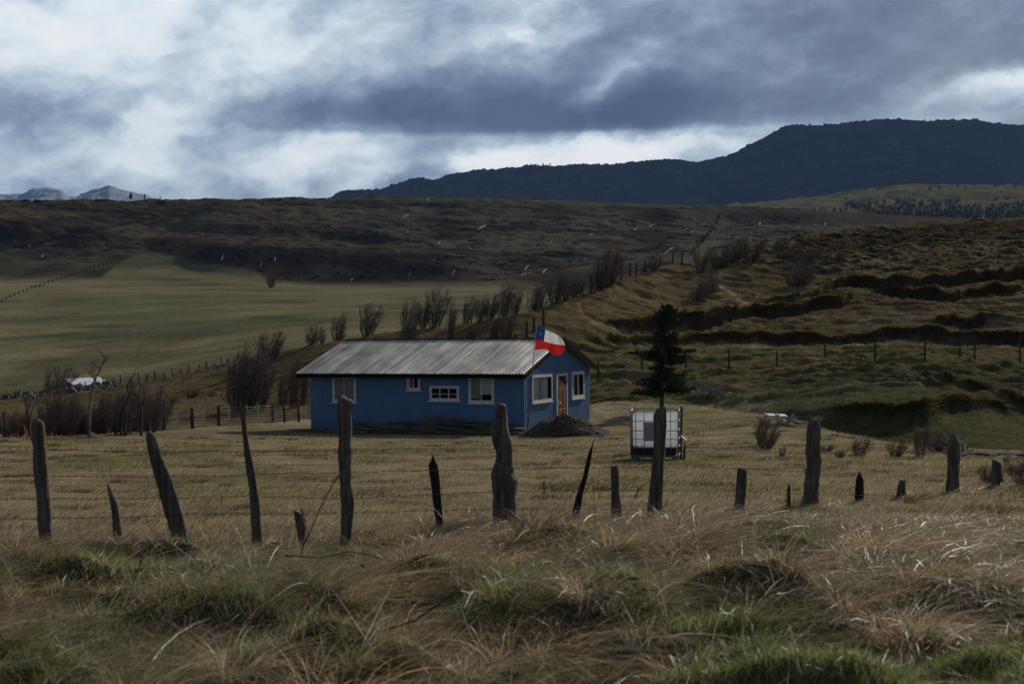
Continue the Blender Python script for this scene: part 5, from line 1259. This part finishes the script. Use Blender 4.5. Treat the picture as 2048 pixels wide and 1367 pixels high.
for i, (x_, y_, L_, sl) in enumerate(lg):
    g_ = find_ground(x_, y_, 600, 1000); Lm = L_ * .9 / F * g_.y; a = sl
    # a log lying on the slope: part of its run goes up the slope, away from the viewer
    dxx = math.cos(a) * Lm; up = math.sin(a) * Lm
    e = find_ground(x_ + math.cos(a) * L_, y_ - math.sin(a) * L_, 600, 1050) - g_
    if e.length > 26: e = e * (26 / e.length)
    if e.length < 1.5: e = Vector((Lm, 0, .3))
    mb = MB(); rr = random.Random(i); th = .12 + .10 * rr.random()
    mb.tube([Vector((0, 0, th)), e * .5 + Vector((rr.uniform(-.3, .3), 0, th + .25)), e + Vector((0, 0, th * .8))], [th * 1.3, th, th * .5], 6)
    for k in range(2): 
        b_ = e * rr.uniform(.4, .9) + Vector((0, 0, th)); mb.tube([b_, b_ + Vector((rr.uniform(-1, 1), -.5, rr.uniform(.5, 1.6)))], [th * .4, th * .15], 4)
    o = mb.build('fallen_log', M_log); o.location = g_; tag(o, 'bleached fallen trunk lying on the far brown slope', 'log', 'bleached trunks on the far slope')
# windrows on the cleared slope: dark brush added to imitate mound shadows
rb = Ribbons(); r = np.random.default_rng(8)
for i in range(520):
    px_ = r.uniform(-20, 1640); u_ = r.uniform(0, 1)
    lo_ = np.interp(px_, [0, 250, 420, 600, 1000, 1200, 1640], [552, 505, 520, 560, 560, 530, 470]); row = 410 + (lo_ - 410) * u_
    if px_ < 330 and r.uniform() < .5: continue
    g_ = find_ground(px_, row, 600, 1000); Lw = r.uniform(1.5, 9) * (1.3 if px_ > 900 else .8); k = int(6 + Lw * 3)
    xx_ = g_.x + r.uniform(-.5, .5, k) * Lw; yy_ = g_.y + (xx_ - g_.x) * r.uniform(-.4, .4) + r.normal(0, .3, k); zz_ = H(xx_, yy_)
    d = unit(np.stack([r.normal(0, 1.4, k), r.normal(0, .5, k), r.uniform(.1, .8, k)], 1)); tt = np.linspace(0, 1, 3)[None, :, None]
    rb.strands(np.stack([xx_, yy_, zz_], 1)[:, None, :] + d[:, None, :] * r.uniform(.4, 1.3, k)[:, None, None] * tt, .16 * np.array([[1, 1, .5]]) * np.ones((k, 1)), unit(np.cross(d, r.normal(0, 1, (k, 3)))), np.repeat(r.uniform(0, .8, (k, 1)), 3, 1))
tag(rb.build('brush', twig_mat('shade_brush', (.012, .010, .008), (.07, .055, .042))), 'dark brush windrows imitating mound shadows on the cleared far slope', 'brush', kind='stuff')
# rubble and driftwood along the diagonal fence
M_drift = simple('drift_wood', (.26, .25, .235), .85, .4, 3)
for i in range(60):
    px_ = random.uniform(-5, 235); row = np.interp(px_, [0, 60, 110, 150, 235], [799, 794, 789, 781, 771]) + random.uniform(-3, 4)
    g_ = find_ground(px_, row, 125, 215); 
    if i == 0: first = rock_mesh('stone', M_stone, .42, 12, 1.3, 1, .8); o = first
    else: o = first.copy(); C.objects.link(o)
    o.location = g_ + Vector((0, 0, .15)); s_ = random.uniform(.5, 1.4); o.scale = (s_ * 1.2, s_, s_); o.rotation_euler = (random.random(), random.random(), random.random() * 6)
    tag(o, 'dark rough stone in the rubble line in front of the pale roofed shed', 'stone', 'stones of the rubble line before the shed')
for i in range(26):
    px_ = random.uniform(340, 530); row = np.interp(px_, [340, 400, 450, 530], [757, 742, 728, 708]) + random.uniform(-5, 4)
    g_ = find_ground(px_, row, 118, 170); L_ = random.uniform(.8, 2.6); mb = MB(); a = random.uniform(-.6, .6)
    mb.tube([(0, 0, .1), (L_ * .5 * math.cos(a), L_ * .5 * math.sin(a), .18), (L_ * math.cos(a), L_ * math.sin(a), .12)], [.11, .09, .04], 6)
    o = mb.build('drift_log', M_drift); o.location = g_; tag(o, 'grey weathered log lying along the diagonal fence', 'log', 'grey logs along the diagonal fence')
def pile(name, px, row, D, n, L, spreadx, h, label, mat, seed):
    rr = random.Random(seed); c = on_ground(px, D); mb = MB()
    for i in range(n):
        x_ = rr.gauss(0, spreadx); a = rr.uniform(-1.2, 1.2); el_ = rr.uniform(-.1, .9); l_ = L * rr.uniform(.5, 1.1); y_ = rr.uniform(-.5, .5)
        d = Vector((math.cos(a) * math.cos(el_) * rr.choice((-1, 1)), math.sin(a) * math.cos(el_), math.sin(el_))) * l_
        b_ = Vector((x_, y_, rr.uniform(0, h * .4) * math.exp(-(x_ / spreadx / 1.4) ** 2))); th = rr.uniform(.015, .05)
        mb.tube([b_, b_ + d * .5 + Vector((rr.uniform(-.1, .1), 0, rr.uniform(-.05, .1))), b_ + d], [th, th * .8, th * .3], 5)
    o = mb.build(name, mat); o.location = c; return tag(o, label, 'brush pile')
pile('brush_pile', 1420, 800, 72, 70, 1.1, .45, .9, 'pile of grey dead branches on the slope right of the spruce', M_drift, 5)
pile('brush_pile', 1578, 838, 51, 46, .55, .35, .4, 'small pile of pale branches beside the white board', M_drift, 6)
pile('driftwood', 1921, 895, 38, 14, .75, .08, .35, 'pale twisted driftwood root behind the pointed-topped post', M_pale_bark, 8)
# the small stream glinting at the right
ys_ = 37.5; mb = MB(); 
m_, t_ = new_mat('water'); M_water = finish(m_, t_, (.02, .03, .035), .12, t_.noise(t_.node('ShaderNodeNewGeometry').outputs['Position'], 14, 3, .6), .5, .02, .6)
top_, bot_ = [], []
for k in range(24):
    px_ = 1890 + k * 11; g_ = find_ground(px_, 908 + 2 * math.sin(k), 34, 41); wd = .35 + .25 * math.sin(k * 1.1) + .1 * math.sin(k * 2.7)
    top_.append(g_ + Vector((0, max(.08, wd), .05))); bot_.append(g_ + Vector((0, -max(.08, wd), .05)))
zc_ = sum(v.z for v in top_) / len(top_)
mb.add(top_ + bot_, [(k, 24 + k, 25 + k, k + 1) for k in range(23)]); o = mb.build('stream', M_water); tag(o, kind='structure')
# ------------------------------------------------------------------ grass and stalks
def blade_mat(name, trans=.4, rough=.45, spec=.42):
    m, t = new_mat(name)
    att = t.node('ShaderNodeAttribute', attribute_name='col').outputs['Color']
    b = t.node('ShaderNodeBsdfPrincipled', {'Base Color': att, 'Roughness': rough, 'Specular IOR Level': spec})
    tl = t.node('ShaderNodeBsdfTranslucent', {'Color': att})
    mx = t.node('ShaderNodeMixShader', {0: trans}); t.l.new(b.outputs[0], mx.inputs[1]); t.l.new(tl.outputs[0], mx.inputs[2])
    t.l.new(mx.outputs[0], t.node('ShaderNodeOutputMaterial').inputs[0]); return m
M_blade = blade_mat('grass_blade')
M_blade_far = blade_mat('dull_grass_blade', .35, .9, .0)
R6 = np.random.default_rng(66)
STRAW = np.array([[.60, .48, .32], [.48, .35, .20], [.29, .185, .12], [.17, .11, .08], [.72, .64, .50], [.12, .08, .06], [.34, .24, .12], [.28, .25, .08]])
GREEN = np.array([[.12, .155, .04], [.17, .19, .055], [.085, .11, .032], [.22, .21, .07], [.11, .17, .035], [.26, .22, .11]])
def pick(pal, k, var=.18): return pal[R6.integers(0, len(pal), k)] * R6.uniform(1 - var, 1 + var, (k, 1))
def blades(rb, root, dirh, L, w, stiff, droop, seg, cols, wind=.25, twist=None):
    """root (k,3); dirh (k,2) horizontal lean; L length; droop how far the tip bends over"""
    k = len(root); t = np.linspace(0, 1, seg + 1)[None, :]
    hz = (stiff[:, None] * t + droop[:, None] * t ** 2.2)
    up = t * (1 - .5 * stiff[:, None]) - (droop[:, None] * .62) * t ** 2.4
    X_ = root[:, None, 0] + L[:, None] * (dirh[:, 0:1] * hz + wind * t ** 1.6)
    Y_ = root[:, None, 1] + L[:, None] * (dirh[:, 1:2] * hz)
    Z_ = root[:, None, 2] + L[:, None] * up
    pts = np.stack([X_, Y_, Z_], 2)
    sd = unit(np.stack([R6.normal(0, 1, k) + .8, R6.normal(0, .6, k), R6.normal(0, .25, k)], 1))
    wd = w[:, None] * (1 - .85 * t ** 1.5)
    rb.strands(pts, wd, sd, cols)
def field_pts(k, y0, y1, margin=.42, pw=1.0):
    y = (y0 ** pw + (y1 ** pw - y0 ** pw) * R6.uniform(0, 1, k)) ** (1 / pw)
    x = R6.uniform(-1, 1, k) * (margin * y + 2.6); return x, y
# (a) tussocks of dead grass along the roadside bank
rb = Ribbons()
n = 1300; cx, cy = field_pts(n, 4.9, 15.8, .40, 1.7)
dens = fbm(cx * .55, cy * .55, 3); keep = dens + R6.uniform(-.4, .4, n) > -.45; cx, cy = cx[keep], cy[keep]
for ch, lab, pr in POSTS:
    pxm = (pr[-1][1] + pr[-1][2]) / 2; Dm = Dfence(pxm)
    ax_ = (pxm - 1024) / F * Dm + R6.uniform(-.22, .22, 5); ay_ = Dm - R6.uniform(.02, .45, 5); cx = np.append(cx, ax_); cy = np.append(cy, ay_)
for x_, y_ in zip(cx, cy):
    pc_ = 1024 + F * x_ / y_
    if pc_ > 1380 and y_ < 7.1 and R6.uniform() < .9: continue
    if pc_ < 380 and y_ < 6.3 and R6.uniform() < .6: continue
    lowr = 1 - .5 * float(sst(10.3, 11.2, y_) * sst(900, 600, pc_)) - .55 * float(sst(1350, 1600, pc_) * sst(11.0, 13.5, y_))
    big = R6.uniform() < .35; k = int(R6.uniform(90, 170) * (1.7 if big else 1)); R_ = R6.uniform(.05, .14) * (1.8 if big else 1)
    a = R6.uniform(0, 2 * np.pi, k); q = np.sqrt(R6.uniform(0, 1, k)) * R_
    rx, ry = x_ + np.cos(a) * q, y_ + np.sin(a) * q; z_ = H(np.array([x_]), np.array([y_]))[0] - .02
    L = R6.uniform(.14, .46, k) * R6.uniform(.7, 1.15) * (1.15 if big else 1) * (1.15 if 10.5 < y_ < 14.5 else 1)
    L = L * lowr
    base = pick(STRAW, 1)[0]; c = pick(STRAW, k) * .5 + base[None, :] * .5; c *= R6.uniform(.5, 1.35)
    if R6.uniform() < .34: c = c * .4 + pick(GREEN, k) * .6
    wa = R6.uniform(-.9, .4); comb = R6.uniform(.3, .9)   # most clumps are combed flat one way
    sprd = R6.uniform(.5, 1.1); dh = np.stack([np.cos(a) * sprd + comb * .7 * math.cos(wa) + R6.normal(0, .35, k), np.sin(a) * sprd + comb * .7 * math.sin(wa) + R6.normal(0, .35, k)], 1)
    blades(rb, np.stack([rx, ry, np.full(k, z_)], 1), dh, L, R6.uniform(.0016, .0038, k), R6.uniform(.25, .7, k), R6.uniform(.45, 1.0, k), 6, c, R6.uniform(.0, .25))
tag(rb.build('roadside_grass', M_blade), 'tangled dead grass tussocks along the roadside', 'grass', kind='stuff')
# (b) thatch: short lying blades everywhere between
rb = Ribbons(); k = 105000; x_, y_ = field_pts(k, 4.8, 15.5, .41, 2.0); z_ = H(x_, y_)
a = R6.uniform(0, 2 * np.pi, k); gm_ = fbm(x_ * .6 + 3, y_ * .7, 3) + R6.normal(0, .25, k)
c = pick(STRAW, k); gsel = (gm_ > .28) | ((px_of(x_, y_) > 1380) & (y_ < 7.1)) | ((px_of(x_, y_) < 300) & (y_ < 6.1)); c[gsel] = pick(GREEN, int(gsel.sum()))
blades(rb, np.stack([x_, y_, z_ + .0], 1), np.stack([np.cos(a) + .3, np.sin(a)], 1), R6.uniform(.07, .20, k), R6.uniform(.0012, .0030, k), R6.uniform(.4, .95, k), R6.uniform(.0, .6, k), 3, c, .15)
tag(rb.build('grass_thatch', M_blade), 'short matted grass and thatch between the roadside tussocks', 'grass', kind='stuff')
# (c) fresh green grass: the road verge at the lower right and left and scattered patches
rb = Ribbons()
def green_patch(cx_, cy_, rx, ry, k, h=.12):
    x_ = cx_ + R6.normal(0, rx, k); y_ = cy_ + R6.normal(0, ry, k); z_ = H(x_, y_); a = R6.uniform(0, 2 * np.pi, k)
    blades(rb, np.stack([x_, y_, z_], 1), np.stack([np.cos(a), np.sin(a)], 1), R6.uniform(.5, 1.2, k) * h, R6.uniform(.0016, .0032, k), R6.uniform(.1, .5, k), R6.uniform(.1, .5, k), 3, pick(np.array([[.12, .22, .04], [.18, .26, .06], [.26, .29, .10], [.14, .19, .05], [.48, .40, .26]]), k, .35), .15)
for px_, py_, rx, ry, k in [(1750, 1345, .55, .18, 9000), (1500, 1352, .35, .16, 4000), (1950, 1335, .35, .2, 5000), (60, 1345, .30, .2, 2600), (330, 1340, .35, .15, 2200), (960, 1170, .30, .25, 2000), (900, 1265, .25, .2, 1800), (1120, 1090, .25, .3, 1500), (1340, 1110, .3, .3, 900), (1050, 1070, .25, .3, 1500), (240, 1140, .3, .25, 1300), (540, 1140, .25, .25, 900), (1570, 1140, .4, .35, 1600), (1450, 1290, .3, .2, 1800), (1250, 1230, .25, .2, 900), (420, 1200, .3, .2, 900), (1700, 1190, .3, .2, 900)]:
    g_ = find_ground(px_, py_, 4.6, 16); green_patch(g_.x, g_.y, rx * 1.25, ry * 1.25, int(k * (.75 if py_ > 1300 else .9)), .10 if py_ > 1300 else .15)
tag(rb.build('green_grass', M_blade), 'fresh green grass on the road verge and in small patches', 'grass', kind='stuff')
# (d) yard grass, leaning with the wind
rb = Ribbons(); k = 270000; y_ = 14.2 + (68 - 14.2) * R6.uniform(0, 1, k) ** 1.25; x_ = R6.uniform(-1, 1, k) * (.40 * y_ + 2.6)
loc = np.stack([x_, y_, 0 * x_], 1); lx = (x_ - HC.x) * ex.x + (y_ - HC.y) * ex.y; ly = (x_ - HC.x) * ey.x + (y_ - HC.y) * ey.y
inside = (lx > -LEN - .1) & (lx < .1) & (ly > -.12) & (ly < DEP + .1); pxx = px_of(x_, y_)
beyond = y_ > np.interp(pxx, PXG, YT[8]) + 1.5
ok = ~inside & ~beyond & (fbm(x_ * .35, y_ * .5, 3) + R6.normal(0, .45, k) > -.55)
x_, y_ = x_[ok], y_[ok]; k = len(x_); z_ = H(x_, y_)
tall = sst(22, 14, y_) * .5 * (1 - .6 * sst(1400, 1600, px_of(x_, y_))) + sst(.1, .6, fbm(x_ * .22 + 8, y_ * .3, 3)) * .55
tall += sst(1080, 1200, px_of(x_, y_)) * sst(48, 30, y_) * .22
yg_ = sst(.0, .45, fbm(x_ * .16, y_ * .22, 4)) * sst(16, 24, y_)
c = pick(np.array([[.52, .43, .28], [.40, .32, .205], [.60, .52, .37], [.29, .23, .14], [.19, .15, .10], [.32, .27, .15]]), k); gs = R6.uniform(0, 1, k) < yg_ * .55; c[gs] = pick(GREEN, int(gs.sum()))
a = R6.uniform(0, 2 * np.pi, k)
blades(rb, np.stack([x_, y_, z_ - .01], 1), np.stack([np.cos(a) * .6 + .5, np.sin(a) * .6], 1), (.035 + .13 * tall) * R6.uniform(.6, 1.5, k), (.0016 + .00013 * y_) * R6.uniform(.7, 1.2, k), R6.uniform(.2, .7, k), R6.uniform(.0, .5, k), 2, c, .35)
tag(rb.build('yard_grass', M_blade_far), 'dry golden grass of the open yard leaning in the wind', 'grass', kind='stuff')
rb = Ribbons(); n = 420; cy = 15.5 + 36 * R6.uniform(0, 1, n) ** 1.1; cx = R6.uniform(-1, 1, n) * .39 * cy
for x_, y_ in zip(cx, cy):
    lx = (x_ - HC.x) * ex.x + (y_ - HC.y) * ex.y; ly = (x_ - HC.x) * ey.x + (y_ - HC.y) * ey.y
    if -LEN - .5 < lx < .5 and -1.4 < ly < DEP + .5: continue
    if y_ > np.interp(1024 + F * x_ / y_, PXG, YT[8]) - 1: continue
    k = int(R6.uniform(40, 90)); sx = R6.uniform(.08, .35); rx = x_ + R6.normal(0, sx, k); ry = y_ + R6.normal(0, .09, k); a = R6.uniform(0, 2 * np.pi, k)
    pal = [np.array([[.10, .075, .045], [.15, .115, .065]]), np.array([[.09, .105, .035], [.13, .13, .05]]), np.array([[.30, .24, .15], [.20, .15, .09]])][int(R6.choice([0, 0, 1, 2]))]
    blades(rb, np.stack([rx, ry, H(rx, ry) - .01], 1), np.stack([np.cos(a) * .8 + .3, np.sin(a) * .8], 1), R6.uniform(.05, .17, k), np.full(k, .0022 + .00014 * y_), R6.uniform(.2, .7, k), R6.uniform(.1, .6, k), 3, pick(pal, k), .25)
tag(rb.build('yard_tufts', M_blade_far), 'darker rough tufts dotted over the yard grass', 'grass', kind='stuff')
# (e) hillside and bank tufts
rb = Ribbons(); k = 190000; y_ = R6.uniform(0, 1, k) ** .8 * (205 - 48) + 48; x_ = R6.uniform(-.40, .42, k) * y_; pxx = px_of(x_, y_)
bri = np.interp(pxx, PXG, YT[8])
ok = (y_ > bri + .8) & (fbm(x_ * .3, y_ * .5, 4) + R6.normal(0, .35, k) > -.25)
inside = ((x_ - HC.x) * ex.x + (y_ - HC.y) * ex.y > -LEN) & ((x_ - HC.x) * ex.x + (y_ - HC.y) * ex.y < .1) & ((x_ - HC.x) * ey.x + (y_ - HC.y) * ey.y > -.1) & ((x_ - HC.x) * ey.x + (y_ - HC.y) * ey.y < DEP + .1)
x_, y_, pxx = x_[ok & ~inside], y_[ok & ~inside], pxx[ok & ~inside]; z_ = H(x_, y_)
zf = H(x_, y_ + .5); keep = (zf - z_) / .5 < .75; x_, y_, z_, pxx = x_[keep], y_[keep], z_[keep], pxx[keep]; k = len(x_)
c = pick(np.array([[.22, .165, .075], [.17, .125, .06], [.28, .21, .10], [.12, .09, .045]]), k)
ms = (R6.uniform(0, 1, k) < .62 * sst(103, 97, y_) * sst(1120, 1240, pxx) * sst(-.35, .3, fbm(x_ * .16, y_ * .3, 4))); c[ms] = pick(np.array([[.105, .125, .025], [.085, .10, .022], [.13, .135, .035]]), int(ms.sum()))
bk_ = (y_ < 82) & (pxx > 1500); c[bk_] = c[bk_] * .42  # blades darkened to paint in the shade of the ditch bank
a = R6.uniform(0, 2 * np.pi, k)
blades(rb, np.stack([x_, y_, z_ - .02], 1), np.stack([np.cos(a), np.sin(a)], 1), R6.uniform(.08, .28, k), .0045 + .00018 * y_, R6.uniform(.2, .8, k), R6.uniform(0, .5, k), 2, c, .2)
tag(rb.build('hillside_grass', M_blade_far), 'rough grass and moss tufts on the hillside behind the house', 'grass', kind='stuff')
# grass hanging over the lips of the slumped banks
rb = Ribbons(); lp = np.array([l for l in LIPS if l[2] > .25]); idx = R6.integers(0, len(lp), 34000); k = len(idx)
pxx = lp[idx, 0] + R6.uniform(-2.5, 2.5, k); y_ = lp[idx, 1] + R6.normal(.75, .22, k); x_ = (pxx - 1024) / F * y_; z_ = H(x_, y_)
c = pick(np.array([[.22, .165, .075], [.15, .11, .055], [.12, .12, .04], [.09, .07, .035]]), k)
blades(rb, np.stack([x_, y_, z_ - .03], 1), np.stack([R6.normal(0, .5, k), R6.normal(-.7, .4, k)], 1), R6.uniform(.15, .42, k), .006 + .0002 * y_, R6.uniform(.3, .8, k), R6.uniform(.3, .9, k), 3, c, .1)
tag(rb.build('overhanging_grass', M_blade_far), 'grass hanging over the lips of the slumped hillside banks', 'grass', kind='stuff')
# (f) weeds on the gravel heap
rb = Ribbons(); k = 700; x_ = R6.normal(0, .55, k) + gh.location.x - .15; y_ = R6.uniform(-1.25, -.25, k) + gh.location.y
hz_ = np.clip(1 - np.hypot((x_ - gh.location.x) / 1.85, (y_ - gh.location.y) / 1.3), 0, 1) ** .85 * .83
a = R6.uniform(0, 2 * np.pi, k)
blades(rb, np.stack([x_, y_, H(x_, y_) + hz_], 1), np.stack([np.cos(a), np.sin(a)], 1), R6.uniform(.06, .2, k), np.full(k, .008), R6.uniform(.1, .5, k), R6.uniform(.1, .5, k), 2, pick(np.array([[.05, .065, .025], [.12, .13, .06], [.22, .20, .12]]), k), .2)
tag(rb.build('weeds', M_blade), 'weeds growing on the front of the gravel heap', 'weeds', kind='stuff')

# (g) single dead stalks standing and leaning in the roadside grass
M_stalk_d = twig_mat('dark_stalk', (.030, .018, .015), (.075, .048, .036)); M_stalk_p = simple('pale_stalk', (.46, .41, .33), .5, .2, 8, spec=.5)
M_stalk_b = simple('brown_stalk', (.07, .045, .035), .85, .3, 8)
def stalk(pts, D, rad, mat, lab, seed=0, dy=0.0, seedhead=None, grp='dead stalks in the roadside grass', nm='dead_stalk'):
    q = [P(p[0], p[1], D + dy * i) for i, p in enumerate(pts)]; org = q[0].copy()
    mb = MB().tube([v - org for v in q], [rad * (1 - .6 * i / (len(q) - 1)) for i in range(len(q))], 5)
    if seedhead:
        rr = random.Random(seed); a_, b_ = seedhead
        for k in range(46):
            u = a_ + (b_ - a_) * rr.random(); j = min(int(u * (len(q) - 1)), len(q) - 2); f = u * (len(q) - 1) - j
            c = q[j].lerp(q[j + 1], f) - org; d = Vector((rr.uniform(-1, 1), rr.uniform(-1, 1), rr.uniform(-.5, 1))).normalized() * rr.uniform(.008, .028)
            mb.tube([c, c + d], [.0035, .002], 3)
    o = mb.build(nm, mat, smooth=True); o.location = org; return tag(o, lab, 'stalk', grp)
ST = [([(598, 1108), (622, 1060), (640, 1015), (662, 975), (676, 952)], 10.5, .006, M_stalk_b, 'tall dark dock stalk leaning against the post before the left window', (.55, 1.0)),
      ([(605, 1140), (604, 1100), (612, 1050), (600, 1010), (597, 965)], 10.8, .004, M_stalk_b, 'thin dark stalk rising beside the short split stake', (.55, .7)),
      ([(256, 1200), (272, 1150), (288, 1105), (300, 1088)], 9.0, .005, M_stalk_b, 'dark seed stalk in the left foreground', (.4, 1.0)),
      ([(300, 1290), (340, 1245), (390, 1212), (440, 1190)], 7.6, .006, M_stalk_b, 'long dark seed stalk lying low in the left foreground', (.6, 1.0)),
      ([(570, 1110), (640, 1115), (700, 1102), (740, 1110), (780, 1120), (800, 1128)], 9.6, .006, M_stalk_b, 'dark arching bramble stem left of the thickest post', None),
      ([(1190, 1060), (1189, 1010), (1187, 970), (1188, 945), (1181, 934)], 12.2, .003, M_stalk_b, 'thin upright brown stem beside the black pointed stake', None),
      ([(1060, 1045), (1078, 1015), (1088, 988), (1088, 962)], 12.0, .003, M_stalk_b, 'curved brown seed stem right of the thickest post', (.7, 1)),
      ([(1180, 1150), (1150, 1090), (1100, 1050), (1050, 1025), (1034, 1010)], 11, .003, M_stalk_b, 'thin branching stem crossing the foot of the thickest post', None),
      ([(1240, 1075), (1262, 1010), (1280, 975)], 12.8, .003, M_stalk_b, 'thin brown stem between the short stump and the tank post', (.7, 1)),
      ([(1340, 1075), (1336, 1000), (1334, 955)], 13.2, .003, M_stalk_b, 'thin upright stem just right of the tank post', None),
      ([(690, 1222), (760, 1262), (830, 1240), (900, 1190), (925, 1170)], 7.9, .009, M_stalk_b, 'thick dark bent stem across the centre foreground', None),
      ([(720, 1125), (745, 1150), (800, 1120), (850, 1128)], 9.8, .010, M_stalk_b, 'dark fallen stick left of centre', None),
      ([(1560, 1120), (1580, 1060), (1572, 1010), (1575, 975)], 14, .003, M_stalk_b, 'brown stem near the tiny stake tip', (.6, 1)),
      ([(1035, 1240), (1080, 1216), (1100, 1180), (1110, 1160)], 8.3, .004, M_stalk_b, 'brown twig right of centre in the foreground', None),
      ([(1985, 1010), (1975, 960), (1962, 925)], 20, .005, M_stalk_b, 'dark stem beside the last post', (.5, 1))]
for i, (pts, D, rad, mt_, lab, sh) in enumerate(ST): stalk(pts, D, rad, mt_, lab, i, .03, sh)
PL = [([(1577, 1105), (1640, 1140), (1700, 1172), (1775, 1208)], 8.6, 'long pale straw slanting across the right foreground'), ([(1530, 1020), (1590, 1042), (1640, 1062)], 12.5, 'pale straw slanting left of the tall round-topped post'),
      ([(1472, 1185), (1490, 1189), (1514, 1195)], 8.3, 'short bright straw right of centre'), ([(312, 1060), (350, 1090), (400, 1130), (424, 1184)], 9.5, 'long pale straw below the leaning split post'),
      ([(868, 1015), (885, 1035), (908, 1058)], 12.6, 'pale straw crossing the jagged black stake'), ([(884, 1013), (912, 1029)], 12.7, 'short pale straw right of the jagged black stake'),
      ([(1740, 1010), (1765, 1045), (1740, 1040)], 14, 'pale bent straw below the shortest stump'), ([(1258, 1020), (1270, 1038)], 13.6, 'short bright straw by the short stump post'),
      ([(1920, 980), (1942, 999), (1958, 985)], 17, 'bent pale straw right of the pointed-topped post'), ([(1950, 1245), (2000, 1285), (2048, 1300)], 7.2, 'pale straw at the lower right edge'),
      ([(2010, 1140), (1960, 1120), (1930, 1095)], 9.3, 'pale straw near the right edge'), ([(1690, 1350), (1712, 1335), (1728, 1318), (1722, 1308)], 6.5, 'bright curled straw on the green verge'),
      ([(1634, 1360), (1660, 1330), (1684, 1312)], 6.6, 'second bright straw on the green verge'), ([(1300, 1085), (1345, 1130), (1362, 1152)], 9.8, 'pale straw below the tank post'),
      ([(630, 1145), (670, 1180), (690, 1205)], 8.9, 'pale straw left of centre'), ([(1040, 1345), (1080, 1362), (1110, 1372)], 6.6, 'pale straw at the bottom centre'), ([(660, 1035), (680, 1052)], 12.4, 'pale straw at the foot of the tall window post'),
      ([(75, 1135), (73, 1118), (70, 1140)], 10.6, 'pale straws at the foot of the leftmost post'), ([(230, 1063), (250, 1105)], 10.9, 'pale straw below the short pointed stake')]
for i, (pts, D, lab) in enumerate(PL): stalk(pts, D, .0038, M_stalk_p, lab, i, .02)
# many more thin loose stems that nobody could count
rb = Ribbons(); k = 2300; x_, y_ = field_pts(k, 5.2, 15.5, .40, 1.6); z_ = H(x_, y_); sg = R6.choice([-1, 1, 1], k)
c = np.where(R6.uniform(0, 1, (k, 1)) < .45, pick(np.array([[.50, .44, .34], [.60, .55, .45]]), k), pick(np.array([[.09, .055, .045], [.16, .10, .07]]), k))
blades(rb, np.stack([x_, y_, z_], 1), np.stack([sg * 1.0, R6.normal(0, .4, k)], 1), R6.uniform(.2, .5, k), R6.uniform(.0014, .0026, k), R6.uniform(.1, .9, k), R6.uniform(-.1, .5, k), 4, c, .1)
tag(rb.build('loose_stems', M_blade), 'countless thin dead stems among the roadside grass', 'grass', kind='stuff')
# ------------------------------------------------------------------ haze
m = bpy.data.materials.new('haze'); m.use_nodes = True; m.node_tree.nodes.clear(); t = NT(m.node_tree)
v = t.node('ShaderNodeVolumePrincipled', {'Color': (.30, .52, 1.0), 'Density': HAZE, 'Anisotropy': 0.0})
t.l.new(v.outputs[0], t.node('ShaderNodeOutputMaterial').inputs['Volume'])
m.cycles.homogeneous_volume = True
mb = MB(); mb.bb(-5500, 6500, -120, 10200, -120, 1500)
hz = mb.build('haze', m); tag(hz, kind='stuff')
